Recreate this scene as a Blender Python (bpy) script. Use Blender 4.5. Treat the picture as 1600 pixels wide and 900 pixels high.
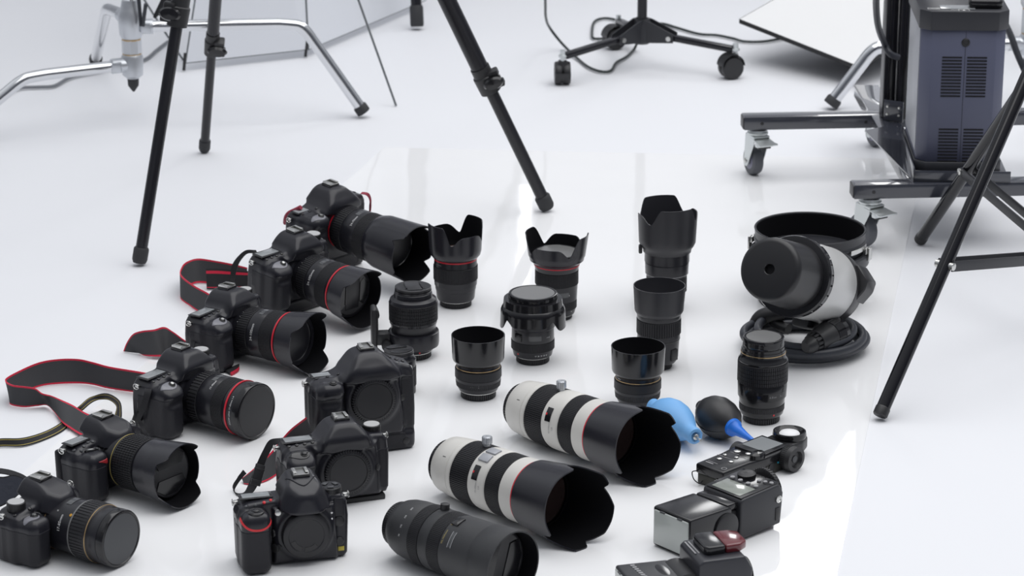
import bpy, bmesh, math, random
import numpy as np
from mathutils import Vector, Matrix, Euler

for o in list(bpy.data.objects):
    bpy.data.objects.remove(o)
scene = bpy.context.scene
COL = scene.collection

# ------------------------------------------------------------------ camera, world, lights, exposure
CAM_H, PITCH, FPX = 1.50, math.radians(18.3), 4400.0
cd = bpy.data.cameras.new('camera')
cam = bpy.data.objects.new('camera', cd)
COL.objects.link(cam)
cam.location = (0, 0, CAM_H)
cam.rotation_euler = (math.radians(90) - PITCH, 0, 0)
cd.sensor_width = 36.0
cd.lens = 36.0 * FPX / 1600.0
cd.clip_start, cd.clip_end = 0.05, 100
cd.dof.use_dof = True
cd.dof.focus_distance = 4.05
cd.dof.aperture_fstop = 12
scene.camera = cam

world = bpy.data.worlds.new('studio')
scene.world = world
world.use_nodes = True
wn, wl = world.node_tree.nodes, world.node_tree.links
wn.clear()
wo = wn.new('ShaderNodeOutputWorld')
wb = wn.new('ShaderNodeBackground')
wt = wn.new('ShaderNodeTexCoord')
ws = wn.new('ShaderNodeSeparateXYZ')
wr = wn.new('ShaderNodeValToRGB')
wl.new(wt.outputs['Generated'], ws.inputs[0])
wm = wn.new('ShaderNodeMath'); wm.operation = 'MULTIPLY_ADD'
wl.new(ws.outputs['Y'], wm.inputs[0]); wm.inputs[1].default_value = 0.42
wl.new(ws.outputs['Z'], wm.inputs[2]); wl.new(wm.outputs[0], wr.inputs[0])
wr.color_ramp.elements[0].position = 0.0
wr.color_ramp.elements[0].color = (0.16, 0.17, 0.20, 1)
wr.color_ramp.elements[1].position = 0.75
wr.color_ramp.elements[1].color = (0.92, 0.95, 1.0, 1)
wl.new(wr.outputs[0], wb.inputs['Color'])
wb.inputs['Strength'].default_value = 0.74
wl.new(wb.outputs[0], wo.inputs[0])

def area_light(name, loc, target, size, energy, color=(1, 1, 1), size_y=None):
    ld = bpy.data.lights.new(name, 'AREA')
    ld.energy, ld.size, ld.color = energy, size, color
    if size_y:
        ld.shape, ld.size_y = 'RECTANGLE', size_y
    o = bpy.data.objects.new(name, ld)
    COL.objects.link(o)
    o.location = loc
    o.rotation_euler = (Vector(target) - Vector(loc)).to_track_quat('-Z', 'Y').to_euler()
    return o

area_light('overhead_softbox_light', (0.95, 4.3, 3.5), (0.45, 4.2, 0), 4.4, 122, (1.0, 0.992, 0.99))
area_light('left_softbox_light', (-2.6, 6.0, 2.4), (0, 4.2, 0), 1.4, 1.0, (0.86, 0.92, 1.0))  # weak bluish fill added from the left, not a studio fixture
area_light('right_softbox_light', (0.77, 6.9, 1.52), (0.4, 4.0, 0.1), 0.26, 4.2, (1, 1, 1), 0.8)
area_light('strip_softbox_light', (0.035, 7.4, 0.95), (0.05, 4.0, 0.1), 0.03, 0.16, (1, 1, 1), 0.6)  # unseen strip added to lay white streaks on the glossy sheet
scene.view_settings.view_transform = 'Standard'
scene.view_settings.look = 'None'
scene.view_settings.exposure = -0.05
scene.view_settings.gamma = 1.0
scene.view_settings.use_curve_mapping = False

# ------------------------------------------------------------------ helpers
_c, _s = math.cos(PITCH), math.sin(PITCH)
def at(u, v, z=0.0):
    """point of the place at height z seen at photograph position u, v"""
    x, y = (u - 800) / FPX, (450 - v) / FPX
    d = Vector((x, _c + y * _s, -_s + y * _c))
    return Vector((0, 0, CAM_H)) + d * ((z - CAM_H) / d.z)
def z_at(x, y, v):
    lo, hi = -0.3, 3.0
    for _ in range(50):
        m = (lo + hi) / 2
        d = y * _c - (m - CAM_H) * _s
        vv = 450 - FPX * (y * _s + (m - CAM_H) * _c) / d
        if vv > v: lo = m
        else: hi = m
    return lo

_M = {}
def mat(name, col, rough=0.5, metal=0.0, spec=0.5, coat=0.0, bump=0.0, bscale=900.0, trans=0.0, mottled=0.0, emit=None):
    if name in _M: return _M[name]
    m = bpy.data.materials.new(name)
    m.use_nodes = True
    nt = m.node_tree
    b = nt.nodes['Principled BSDF']
    b.inputs['Base Color'].default_value = (*col, 1)
    b.inputs['Roughness'].default_value = rough
    b.inputs['Metallic'].default_value = metal
    b.inputs['Specular IOR Level'].default_value = spec
    b.inputs['Coat Weight'].default_value = coat
    b.inputs['Transmission Weight'].default_value = trans
    if bump or mottled:
        tc = nt.nodes.new('ShaderNodeTexCoord')
        nz = nt.nodes.new('ShaderNodeTexNoise')
        nz.inputs['Scale'].default_value = bscale
        nz.inputs['Detail'].default_value = 3
        nt.links.new(tc.outputs['Object'], nz.inputs['Vector'])
        if bump:
            bp = nt.nodes.new('ShaderNodeBump')
            bp.inputs['Strength'].default_value = bump
            bp.inputs['Distance'].default_value = 0.0006
            nt.links.new(nz.outputs['Fac'], bp.inputs['Height'])
            nt.links.new(bp.outputs[0], b.inputs['Normal'])
        if mottled:
            mr = nt.nodes.new('ShaderNodeMapRange')
            mr.inputs['To Min'].default_value = max(0.02, rough - mottled)
            mr.inputs['To Max'].default_value = rough + mottled
            nt.links.new(nz.outputs['Fac'], mr.inputs['Value'])
            nt.links.new(mr.outputs[0], b.inputs['Roughness'])
    _M[name] = m
    return m

BODY = mat('black_body_plastic', (0.0155, 0.0155, 0.021), 0.29, bump=0.06, bscale=1500, spec=0.42)
LEATHER = mat('black_grip_rubber', (0.0145, 0.0145, 0.019), 0.42, bump=0.4, bscale=650, spec=0.33)
SATIN = mat('black_satin_barrel', (0.015, 0.015, 0.0195), 0.28, bump=0.04, bscale=1500, spec=0.42)
RUBBER = mat('black_ring_rubber', (0.017, 0.017, 0.020), 0.5, spec=0.36)
GLOSS = mat('black_gloss_plastic', (0.011, 0.011, 0.013), 0.16, spec=0.5)
HOODM = mat('black_hood_plastic', (0.017, 0.017, 0.023), 0.25, spec=0.45)
HOODIN = mat('black_flocked_lining', (0.0055, 0.0055, 0.007), 0.8, spec=0.12)
CAPG = mat('charcoal_cap_plastic', (0.018, 0.018, 0.021), 0.38, bump=0.08, bscale=1500, spec=0.45)
CAPGREY = mat('worn_grey_cap_disc', (0.055, 0.058, 0.064), 0.42, bump=0.05)
RED = mat('red_ring_paint', (0.62, 0.015, 0.035), 0.35)
GOLD = mat('bronze_ring_paint', (0.52, 0.36, 0.18), 0.3, 0.7)
WHITEPAINT = mat('off_white_lens_enamel', (0.66, 0.645, 0.61), 0.36, bump=0.06, bscale=1300)
CHROME = mat('polished_chrome', (0.72, 0.73, 0.75), 0.10, 1.0)
SILVER = mat('satin_nickel', (0.62, 0.62, 0.60), 0.28, 1.0)
CAST = mat('cast_aluminium', (0.62, 0.64, 0.67), 0.38, 0.85)
ZINC = mat('zinc_plated_steel', (0.63, 0.66, 0.66), 0.33, 0.85)
STEELPAD = mat('pewter_grey_plastic', (0.19, 0.19, 0.215), 0.33, spec=0.6)
LCD = mat('grey_display_glass', (0.26, 0.275, 0.285), 0.2, coat=0.3)
LCDG = mat('greenish_display_glass', (0.25, 0.27, 0.24), 0.15, coat=0.5)
WHITEINK = mat('white_ink', (0.78, 0.78, 0.78), 0.5)
GREYINK = mat('grey_ink', (0.30, 0.30, 0.31), 0.5)
GOLDINK = mat('gold_ink', (0.45, 0.36, 0.12), 0.4)
YELLOW = mat('yellow_ink', (0.55, 0.45, 0.06), 0.5)
REDINK = mat('red_ink', (0.65, 0.02, 0.03), 0.4)
GLASS = mat('dark_coated_glass', (0.045, 0.028, 0.026), 0.04, spec=0.8, coat=1.0)  # reddish-brown reflection of the lens glass put into its base colour
WEBBING = mat('black_strap_webbing', (0.022, 0.022, 0.025), 0.7, bump=0.5, bscale=700, spec=0.3)
STRAPRED = mat('red_strap_piping', (0.60, 0.01, 0.045), 0.6, bump=0.3, bscale=900)
STRAPYEL = mat('yellow_stitching', (0.50, 0.40, 0.08), 0.6)
TUBE = mat('black_anodised_tube', (0.013, 0.013, 0.017), 0.27, spec=0.42)
TUBEG = mat('black_gloss_tube', (0.009, 0.009, 0.012), 0.09, spec=0.4)
PAINTB = mat('black_powder_coat', (0.026, 0.027, 0.032), 0.42, bump=0.15, bscale=900, spec=0.5)
FRAMEB = mat('dark_painted_steel', (0.034, 0.037, 0.050), 0.24, spec=0.6, coat=1.0)
PLAST = mat('black_moulded_plastic', (0.020, 0.020, 0.022), 0.42)
FOOTR = mat('black_foot_rubber', (0.030, 0.031, 0.034), 0.65)
TYRE = mat('grey_wheel_rubber', (0.105, 0.11, 0.125), 0.5)
HUB = mat('violet_grey_wheel_hub', (0.24, 0.24, 0.32), 0.4)
PACK = mat('slate_blue_enamel', (0.100, 0.108, 0.165), 0.45, bump=0.08, bscale=700)
BEZEL = mat('charcoal_bezel_plastic', (0.030, 0.031, 0.037), 0.42, bump=0.1, bscale=700)
PANELG = mat('light_grey_sheet_metal', (0.40, 0.41, 0.44), 0.4, 0.25)
CABLE = mat('black_cable_rubber', (0.026, 0.029, 0.038), 0.45, spec=0.5)
BLUER = mat('sky_blue_rubber', (0.17, 0.42, 0.78), 0.5, bump=0.1, bscale=500)
BLUEN = mat('bright_blue_plastic', (0.015, 0.17, 0.70), 0.35)
BULB = mat('black_bulb_rubber', (0.018, 0.018, 0.020), 0.42, bump=0.05)
HEADM = mat('satin_silver_housing', (0.60, 0.60, 0.59), 0.36, 0.25, bump=0.08, bscale=700)
LENSW = mat('frosted_flash_window', (0.48, 0.51, 0.49), 0.22, spec=0.6, coat=0.5)
REDWIN = mat('dark_red_window', (0.13, 0.012, 0.018), 0.16, coat=0.5)
OLIVE = mat('dark_olive_grey_plastic', (0.040, 0.040, 0.034), 0.5)
FABRICW = mat('white_diffuser_cloth', (0.80, 0.80, 0.80), 0.8, bump=0.3, bscale=60)
FABRICB = mat('black_softbox_cloth', (0.020, 0.020, 0.022), 0.7)
BOARD = mat('white_reflector_board', (0.78, 0.80, 0.84), 0.6)
WIRE = mat('grey_wire', (0.14, 0.15, 0.16), 0.4)
WHITEBALL = mat('white_translucent_dome', (0.85, 0.85, 0.86), 0.4)
CYANINK = mat('cyan_mark', (0.03, 0.35, 0.50), 0.4)
FELT = mat('black_strap_neoprene', (0.055, 0.056, 0.060), 0.75, bump=0.4, bscale=700, spec=0.3)

class G:
    """collects geometry that is linked as ONE mesh object"""
    def __init__(self):
        self.v, self.f, self.m = [], [], []
    def add(self, V, Fc, mi=0, M=None):
        n = len(self.v)
        if M is not None: V = [M @ Vector(p) for p in V]
        self.v.extend([tuple(p) for p in V])
        self.f.extend([tuple(i + n for i in q) for q in Fc])
        self.m.extend([mi] * len(Fc))
        return self
    def bm(self, b, mi=0, M=None):
        b.verts.index_update()
        self.add([x.co.copy() for x in b.verts], [[x.index for x in q.verts] for q in b.faces], mi, M)
        b.free()
        return self
    def box(self, size, loc=(0, 0, 0), r=0.0, mi=0, M=None, seg=2, rot=None):
        b = bmesh.new()
        bmesh.ops.create_cube(b, size=1)
        for x in b.verts:
            x.co = Vector((x.co.x * size[0], x.co.y * size[1], x.co.z * size[2]))
        if r > 0:
            bmesh.ops.bevel(b, geom=b.edges[:] , offset=min(r, min(size) * 0.49), segments=seg, affect='EDGES', profile=0.5)
        T = Matrix.Translation(loc)
        if rot is not None: T = T @ Euler(rot).to_matrix().to_4x4()
        return self.bm(b, mi, (M @ T) if M is not None else T)
    def lathe(self, prof, n=64, mi=0, M=None, rib=None, closed=False, cap0=True, cap1=True, a0=0.0, a1=None):
        """revolve (z, r) pairs round z; rib = (count, depth[, duty])"""
        if rib:
            cnt, dep = rib[0], rib[1]
            duty = rib[2] if len(rib) > 2 else 0.6
            ang, cut = [], []
            for k in range(cnt):
                for t, c in ((0.0, 0), (duty, 0), (duty + 0.08, 1), (0.92, 1)):
                    ang.append(2 * math.pi * (k + t) / cnt); cut.append(c)
        else:
            full = a1 is None
            span = 2 * math.pi if full else a1 - a0
            cnt = n if full else n + 1
            ang = [a0 + span * k / n for k in range(cnt)]; cut = [0] * cnt
        na = len(ang)
        full = (a1 is None)
        V, Fc = [], []
        for (z, r) in prof:
            for a, c in zip(ang, cut):
                rr = r - (rib[1] if (rib and c) else 0)
                V.append((rr * math.cos(a), rr * math.sin(a), z))
        m = len(prof)
        rng = na if full else na - 1
        for i in range(m - 1 + (1 if closed else 0)):
            i2 = (i + 1) % m
            for k in range(rng):
                k2 = (k + 1) % na
                Fc.append((i * na + k, i * na + k2, i2 * na + k2, i2 * na + k))
        if full and not closed:
            if cap0 and prof[0][1] > 1e-6: Fc.append(tuple(reversed(range(na))))
            if cap1 and prof[-1][1] > 1e-6: Fc.append(tuple(range((m - 1) * na, m * na)))
        return self.add(V, Fc, mi, M)
    def tube(self, pts, r, n=12, mi=0, M=None, smooth=0, cap=True, radii=None):
        P = [Vector(p) for p in pts]
        if smooth: 
            if radii: radii = list(np.interp(np.linspace(0, len(P) - 1, (len(P) - 1) * smooth + 1), range(len(P)), radii))
            P = catmull(P, smooth)
        V, Fc = [], []
        t = (P[1] - P[0]).normalized()
        up = Vector((0, 0, 1)) if abs(t.z) < 0.9 else Vector((1, 0, 0))
        x = t.cross(up).normalized(); y = x.cross(t).normalized()
        for i, p in enumerate(P):
            if 0 < i < len(P) - 1: tn = ((P[i + 1] - p).normalized() + (p - P[i - 1]).normalized())
            elif i: tn = p - P[i - 1]
            else: tn = P[1] - p
            tn = tn.normalized() if tn.length > 1e-9 else t
            q = t.rotation_difference(tn)
            x = q @ x; y = q @ y; t = tn
            rr = radii[i] if radii else r
            for k in range(n):
                a = 2 * math.pi * k / n
                V.append(p + x * (rr * math.cos(a)) + y * (rr * math.sin(a)))
        for i in range(len(P) - 1):
            for k in range(n):
                k2 = (k + 1) % n
                Fc.append((i * n + k, i * n + k2, (i + 1) * n + k2, (i + 1) * n + k))
        if cap:
            Fc.append(tuple(reversed(range(n)))); Fc.append(tuple(range((len(P) - 1) * n, len(P) * n)))
        return self.add(V, Fc, mi, M)
    def bar(self, p, q, w, h, mi=0, up=(0, 0, 1), r=0.0):
        """rectangular bar from p to q: w across, h along up"""
        p, q = Vector(p), Vector(q)
        t = (q - p).normalized()
        x = t.cross(Vector(up)).normalized(); z = x.cross(t).normalized()
        M = Matrix(((x.x, t.x, z.x, 0), (x.y, t.y, z.y, 0), (x.z, t.z, z.z, 0), (0, 0, 0, 1)))
        M.translation = (p + q) / 2
        return self.box((w, (q - p).length, h), (0, 0, 0), r, mi, M)
    def prism(self, poly, h, mi=0, M=None, r=0.0, seg=2):
        """polygon (x, y) raised from z = 0 to h"""
        b = bmesh.new()
        vs = [b.verts.new((x, y, 0)) for x, y in poly]
        fc = b.faces.new(vs)
        e = bmesh.ops.extrude_face_region(b, geom=[fc])
        for x in e['geom']:
            if isinstance(x, bmesh.types.BMVert): x.co.z += h
        bmesh.ops.recalc_face_normals(b, faces=b.faces[:])
        if r > 0: bmesh.ops.bevel(b, geom=b.edges[:], offset=r, segments=seg, affect='EDGES', profile=0.5)
        return self.bm(b, mi, M)
    def build(self, name, mats, parent=None, world=False, sharp=38, recalc=True):
        me = bpy.data.meshes.new(name)
        V = self.v
        if world and parent is not None:
            R = parent
            chain = []
            while R is not None: chain.append(R); R = R.parent
            Mw = Matrix.Identity(4)
            for q in reversed(chain): Mw = Mw @ q.matrix_basis
            Mi = Mw.inverted()
            V = [tuple(Mi @ Vector(p)) for p in V]
        me.from_pydata(V, [], self.f)
        me.validate()
        if not isinstance(mats, (list, tuple)): mats = [mats]
        for m in mats: me.materials.append(m)
        if len(me.polygons) == len(self.m): me.polygons.foreach_set('material_index', self.m)
        if recalc:
            b = bmesh.new(); b.from_mesh(me)
            bmesh.ops.recalc_face_normals(b, faces=b.faces[:])
            b.to_mesh(me); b.free()
        me.polygons.foreach_set('use_smooth', [True] * len(me.polygons))
        if sharp: me.set_sharp_from_angle(angle=math.radians(sharp))
        me.update()
        o = bpy.data.objects.new(name, me)
        COL.objects.link(o)
        if parent is not None: o.parent = parent
        return o

def catmull(P, k):
    P = [Vector(p) for p in P]
    out = []
    for i in range(len(P) - 1):
        p0, p1, p2, p3 = P[max(i - 1, 0)], P[i], P[i + 1], P[min(i + 2, len(P) - 1)]
        for j in range(k):
            t = j / k
            out.append(0.5 * ((2 * p1) + (p2 - p0) * t + (2 * p0 - 5 * p1 + 4 * p2 - p3) * t * t + (3 * p1 - p0 - 3 * p2 + p3) * t ** 3))
    out.append(P[-1])
    return out

def thing(name, label, cat, loc=(0, 0, 0), yaw=0.0, pitch=0.0, group=None, M=None):
    o = bpy.data.objects.new(name, None)
    COL.objects.link(o)
    o.empty_display_size = 0.05
    if M is not None: o.matrix_basis = M
    else:
        o.location = loc
        o.rotation_euler = (pitch, 0, yaw)
    o['label'], o['category'] = label, cat
    if group: o['group'] = group
    return o
def tag(o, label, cat, group=None):
    o['label'], o['category'] = label, cat
    if group: o['group'] = group
    return o
def frame(origin, zaxis, xhint=(1, 0, 0)):
    z = Vector(zaxis).normalized()
    x = Vector(xhint); x = (x - z * x.dot(z)).normalized()
    y = z.cross(x)
    M = Matrix(((x.x, y.x, z.x, 0), (x.y, y.y, z.y, 0), (x.z, y.z, z.z, 0), (0, 0, 0, 1)))
    M.translation = Vector(origin)
    return M

def settle(t, z, skip=()):
    """rest a thing on height z"""
    low = 1e9
    stack = [(c, t.matrix_basis) for c in t.children]
    while stack:
        o, M = stack.pop()
        Mw = M @ o.matrix_basis
        if o.type == 'MESH' and not o.name.startswith(skip):
            n = len(o.data.vertices); co = np.empty(n * 3); o.data.vertices.foreach_get('co', co); co = co.reshape(-1, 3)
            low = min(low, float((co @ np.array(Mw)[2, :3] + Mw[2][3]).min()))
        stack.extend((c, Mw) for c in o.children)
    M = t.matrix_basis.copy(); M.translation.z += z - low; t.matrix_basis = M
def text_geo(s, size, bold=False):
    cu = bpy.data.curves.new('tmp_text', 'FONT')
    cu.body, cu.size, cu.align_x, cu.align_y = s, size, 'CENTER', 'CENTER'
    cu.resolution_u = 2
    if bold: cu.offset = size * 0.02
    o = bpy.data.objects.new('tmp_text', cu)
    COL.objects.link(o)
    dg = bpy.context.evaluated_depsgraph_get()
    me = o.evaluated_get(dg).to_mesh()
    V = [v.co.copy() for v in me.vertices]
    Fc = [tuple(p.vertices) for p in me.polygons]
    o.evaluated_get(dg).to_mesh_clear()
    bpy.data.objects.remove(o); bpy.data.curves.remove(cu)
    return V, Fc
def text_flat(g, s, size, M, mi=0, bold=False):
    V, Fc = text_geo(s, size, bold)
    g.add(V, Fc, mi, M)
def text_round(g, s, size, R, ang, z, mi=0, M=None, turn=0, bold=False, up=1):
    """lettering bent round a cylinder about z; up=1 reads with z upwards; turn=1 runs along z"""
    V, Fc = text_geo(s, size, bold)
    out = []
    for p in V:
        x, y = (p.x, p.y) if not turn else (-p.y, p.x)
        a = ang + up * x / R
        out.append((R * math.cos(a), R * math.sin(a), z + up * y))
    g.add(out, Fc, mi, M)

# ------------------------------------------------------------------ signed-distance bodies (millimetres)
def smin(a, b, k):
    h = np.clip(0.5 + 0.5 * (b - a) / k, 0, 1)
    return b * (1 - h) + a * h - k * h * (1 - h)
def smax(a, b, k): return -smin(-a, -b, k)
def d_box(x, y, z, c, h, r):
    qx, qy, qz = np.abs(x - c[0]) - h[0] + r, np.abs(y - c[1]) - h[1] + r, np.abs(z - c[2]) - h[2] + r
    return np.sqrt(np.maximum(qx, 0) ** 2 + np.maximum(qy, 0) ** 2 + np.maximum(qz, 0) ** 2) + np.minimum(np.maximum(qx, np.maximum(qy, qz)), 0) - r
def d_cyl_y(x, y, z, cx, cz, R, y0, y1, r):
    a = np.sqrt((x - cx) ** 2 + (z - cz) ** 2) - R + r
    b = np.abs(y - (y0 + y1) / 2) - (y1 - y0) / 2 + r
    return np.minimum(np.maximum(a, b), 0) + np.sqrt(np.maximum(a, 0) ** 2 + np.maximum(b, 0) ** 2) - r
def d_poly(x, z, poly):
    d = np.full(x.shape, 1e9); s = np.ones(x.shape)
    n = len(poly)
    for i in range(n):
        ax, az = poly[i]; bx, bz = poly[i - 1]
        ex, ez = bx - ax, bz - az
        wx, wz = x - ax, z - az
        t = np.clip((wx * ex + wz * ez) / (ex * ex + ez * ez), 0, 1)
        d = np.minimum(d, (wx - ex * t) ** 2 + (wz - ez * t) ** 2)
        c1, c2, c3 = z >= az, z < bz, ex * wz > ez * wx
        flip = (c1 & c2 & c3) | (~c1 & ~c2 & ~c3)
        s = np.where(flip, -s, s)
    return s * np.sqrt(d)
def d_ext(x, y, z, poly, y0, y1, r):
    """outline (x, z) extruded over y with rounded rims"""
    a = d_poly(x, z, poly) + r
    b = np.abs(y - (y0 + y1) / 2) - (y1 - y0) / 2 + r
    return np.minimum(np.maximum(a, b), 0) + np.sqrt(np.maximum(a, 0) ** 2 + np.maximum(b, 0) ** 2) - r
def d_planes(x, y, z, planes, k):
    d = None
    for (nx, ny, nz, px, py, pz) in planes:
        l = math.sqrt(nx * nx + ny * ny + nz * nz)
        e = ((x - px) * nx + (y - py) * ny + (z - pz) * nz) / l
        d = e if d is None else smax(d, e, k)
    return d

def sdf_mesh(fn, lo, hi, step):
    ax = [np.arange(lo[i] - step, hi[i] + 2 * step, step) for i in range(3)]
    X, Y, Z = np.meshgrid(*ax, indexing='ij')
    V = fn(X, Y, Z)
    nx, ny, nz = V.shape
    S = V < 0
    cnt = np.zeros((nx - 1, ny - 1, nz - 1), int)
    for i in (0, 1):
        for j in (0, 1):
            for k in (0, 1):
                cnt += S[i:nx - 1 + i, j:ny - 1 + j, k:nz - 1 + k]
    mixed = (cnt > 0) & (cnt < 8)
    I, J, K = np.nonzero(mixed)
    acc = np.zeros((len(I), 3)); num = np.zeros(len(I))
    corners = [(i, j, k) for i in (0, 1) for j in (0, 1) for k in (0, 1)]
    for a in corners:
        for ax_ in range(3):
            if a[ax_] == 0:
                b = list(a); b[ax_] = 1
                va = V[I + a[0], J + a[1], K + a[2]]; vb = V[I + b[0], J + b[1], K + b[2]]
                ok = (va < 0) != (vb < 0)
                t = np.where(ok, va / np.where(ok, va - vb, 1), 0)
                p = np.array(a, float)[None, :].repeat(len(I), 0)
                p[:, ax_] += t
                acc += np.where(ok[:, None], p, 0); num += ok
    P = acc / num[:, None] + np.stack([I, J, K], 1)
    P = P * step + np.array([a[0] for a in ax])[None, :]
    idx = -np.ones(mixed.shape, int)
    idx[I, J, K] = np.arange(len(I))
    faces = []
    for axis in range(3):
        A = np.moveaxis(S, axis, 0)
        ch = A[1:] != A[:-1]
        ch = ch[:, 1:-1, 1:-1]
        a, b, c = np.nonzero(ch)
        b += 1; c += 1
        flip = A[a, b, c]
        M = np.moveaxis(idx, axis, 0)
        q = np.stack([M[a, b - 1, c - 1], M[a, b, c - 1], M[a, b, c], M[a, b - 1, c]], 1)
        if axis == 1: flip = ~flip
        q = np.where(flip[:, None], q, q[:, ::-1])
        faces.append(q)
    Fq = np.concatenate(faces)
    Fq = Fq[(Fq >= 0).all(1)]
    return P, Fq
def sdf_obj(name, fn, lo, hi, step, m, parent, M=None, sharp=None):
    P, Fq = sdf_mesh(fn, lo, hi, step)
    me = bpy.data.meshes.new(name)
    P = P * 0.001
    if M is not None:
        A = np.array(M)
        P = P @ A[:3, :3].T + A[:3, 3]
    me.vertices.add(len(P)); me.vertices.foreach_set('co', P.ravel())
    me.loops.add(len(Fq) * 4); me.loops.foreach_set('vertex_index', Fq.ravel().astype(np.int32))
    me.polygons.add(len(Fq))
    me.polygons.foreach_set('loop_start', np.arange(0, len(Fq) * 4, 4, dtype=np.int32))
    me.update(calc_edges=True)
    me.validate()
    me.materials.append(m)
    me.polygons.foreach_set('use_smooth', [True] * len(me.polygons))
    if sharp: me.set_sharp_from_angle(angle=math.radians(sharp))
    o = bpy.data.objects.new(name, me)
    COL.objects.link(o)
    if parent is not None: o.parent = parent
    return o
def patch(name, fn, reg, lo, hi, m, parent, off=0.5, thick=2.0, step=0.9):
    """thin skin of its own material lying on a body, bounded by a region"""
    f2 = lambda x, y, z: (lambda d: np.maximum(np.maximum(d - off, -(d + thick)), reg(x, y, z)))(fn(x, y, z))
    return sdf_obj(name, f2, lo, hi, step, m, parent)
def surf(fn, p, d, far=80.0):
    p = np.array(p, float); d = np.array(d, float); d /= np.linalg.norm(d)
    ev = lambda q: float(fn(np.array([q[0]]), np.array([q[1]]), np.array([q[2]]))[0])
    t = 0.0
    while t < far:
        e = ev(p + d * t)
        if e < 0.05: break
        t += max(e * 0.7, 0.1)
    q = p + d * t
    g = np.array([ev(q + np.eye(3)[i] * 0.4) - ev(q - np.eye(3)[i] * 0.4) for i in range(3)])
    g /= max(np.linalg.norm(g), 1e-9)
    return Vector(q) * 0.001, Vector(g)

# ------------------------------------------------------------------ the setting
FLOORM = mat('white_paper_sweep', (0.80, 0.808, 0.835), 0.62, spec=0.35, bump=0.05, bscale=4)
WALLM = FLOORM
SHEETM = mat('glossy_white_sheet', (0.905, 0.907, 0.915), 0.055, spec=0.3, bump=0.0)
nt = SHEETM.node_tree
_b = nt.nodes['Principled BSDF']
_tc = nt.nodes.new('ShaderNodeTexCoord'); _nz = nt.nodes.new('ShaderNodeTexNoise'); _bp = nt.nodes.new('ShaderNodeBump')
_nz.inputs['Scale'].default_value = 4.5; _nz.inputs['Detail'].default_value = 1.5
_bp.inputs['Strength'].default_value = 1.0; _bp.inputs['Distance'].default_value = 0.0016
nt.links.new(_tc.outputs['Object'], _nz.inputs['Vector']); nt.links.new(_nz.outputs['Fac'], _bp.inputs['Height'])
nt.links.new(_bp.outputs[0], _b.inputs['Normal'])

g = G()
g.add([(-6, -1.5, 0), (6, -1.5, 0), (6, 8.2, 0), (-6, 8.2, 0)], [(0, 1, 2, 3)])
g.build('floor', FLOORM, recalc=False)['kind'] = 'structure'
g = G()
pr = [(8.2, 0.0)] + [(8.2 + 1.2 * math.sin(a), 1.2 - 1.2 * math.cos(a)) for a in np.linspace(0.1, math.pi / 2, 14)] + [(9.4, 3.6)]
V = [(x, y, z) for (y, z) in pr for x in (-6, 6)]
g.add(V, [(2 * i, 2 * i + 1, 2 * i + 3, 2 * i + 2) for i in range(len(pr) - 1)])
g.build('wall_back', WALLM, recalc=False)['kind'] = 'structure'

SH = 0.001     # thickness of the glossy sheet
q0, q1, q2, q3 = at(600, 231), at(-340, 1080), at(1444, 250), at(1274, 1060)
g = G()
ring = [q0, q2 + Vector((0.0, 0.0, 0)), q3, q1]
g.add([(p.x, p.y, 0.0001) for p in ring] + [(p.x, p.y, SH) for p in ring],
      [(3, 2, 1, 0), (4, 5, 6, 7)] + [(i, (i + 1) % 4, 4 + (i + 1) % 4, 4 + i) for i in range(4)])
tag(g.build('plastic_sheet', SHEETM, sharp=20), 'thin glossy white plastic sheet under the lenses and cameras', 'sheet')

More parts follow.
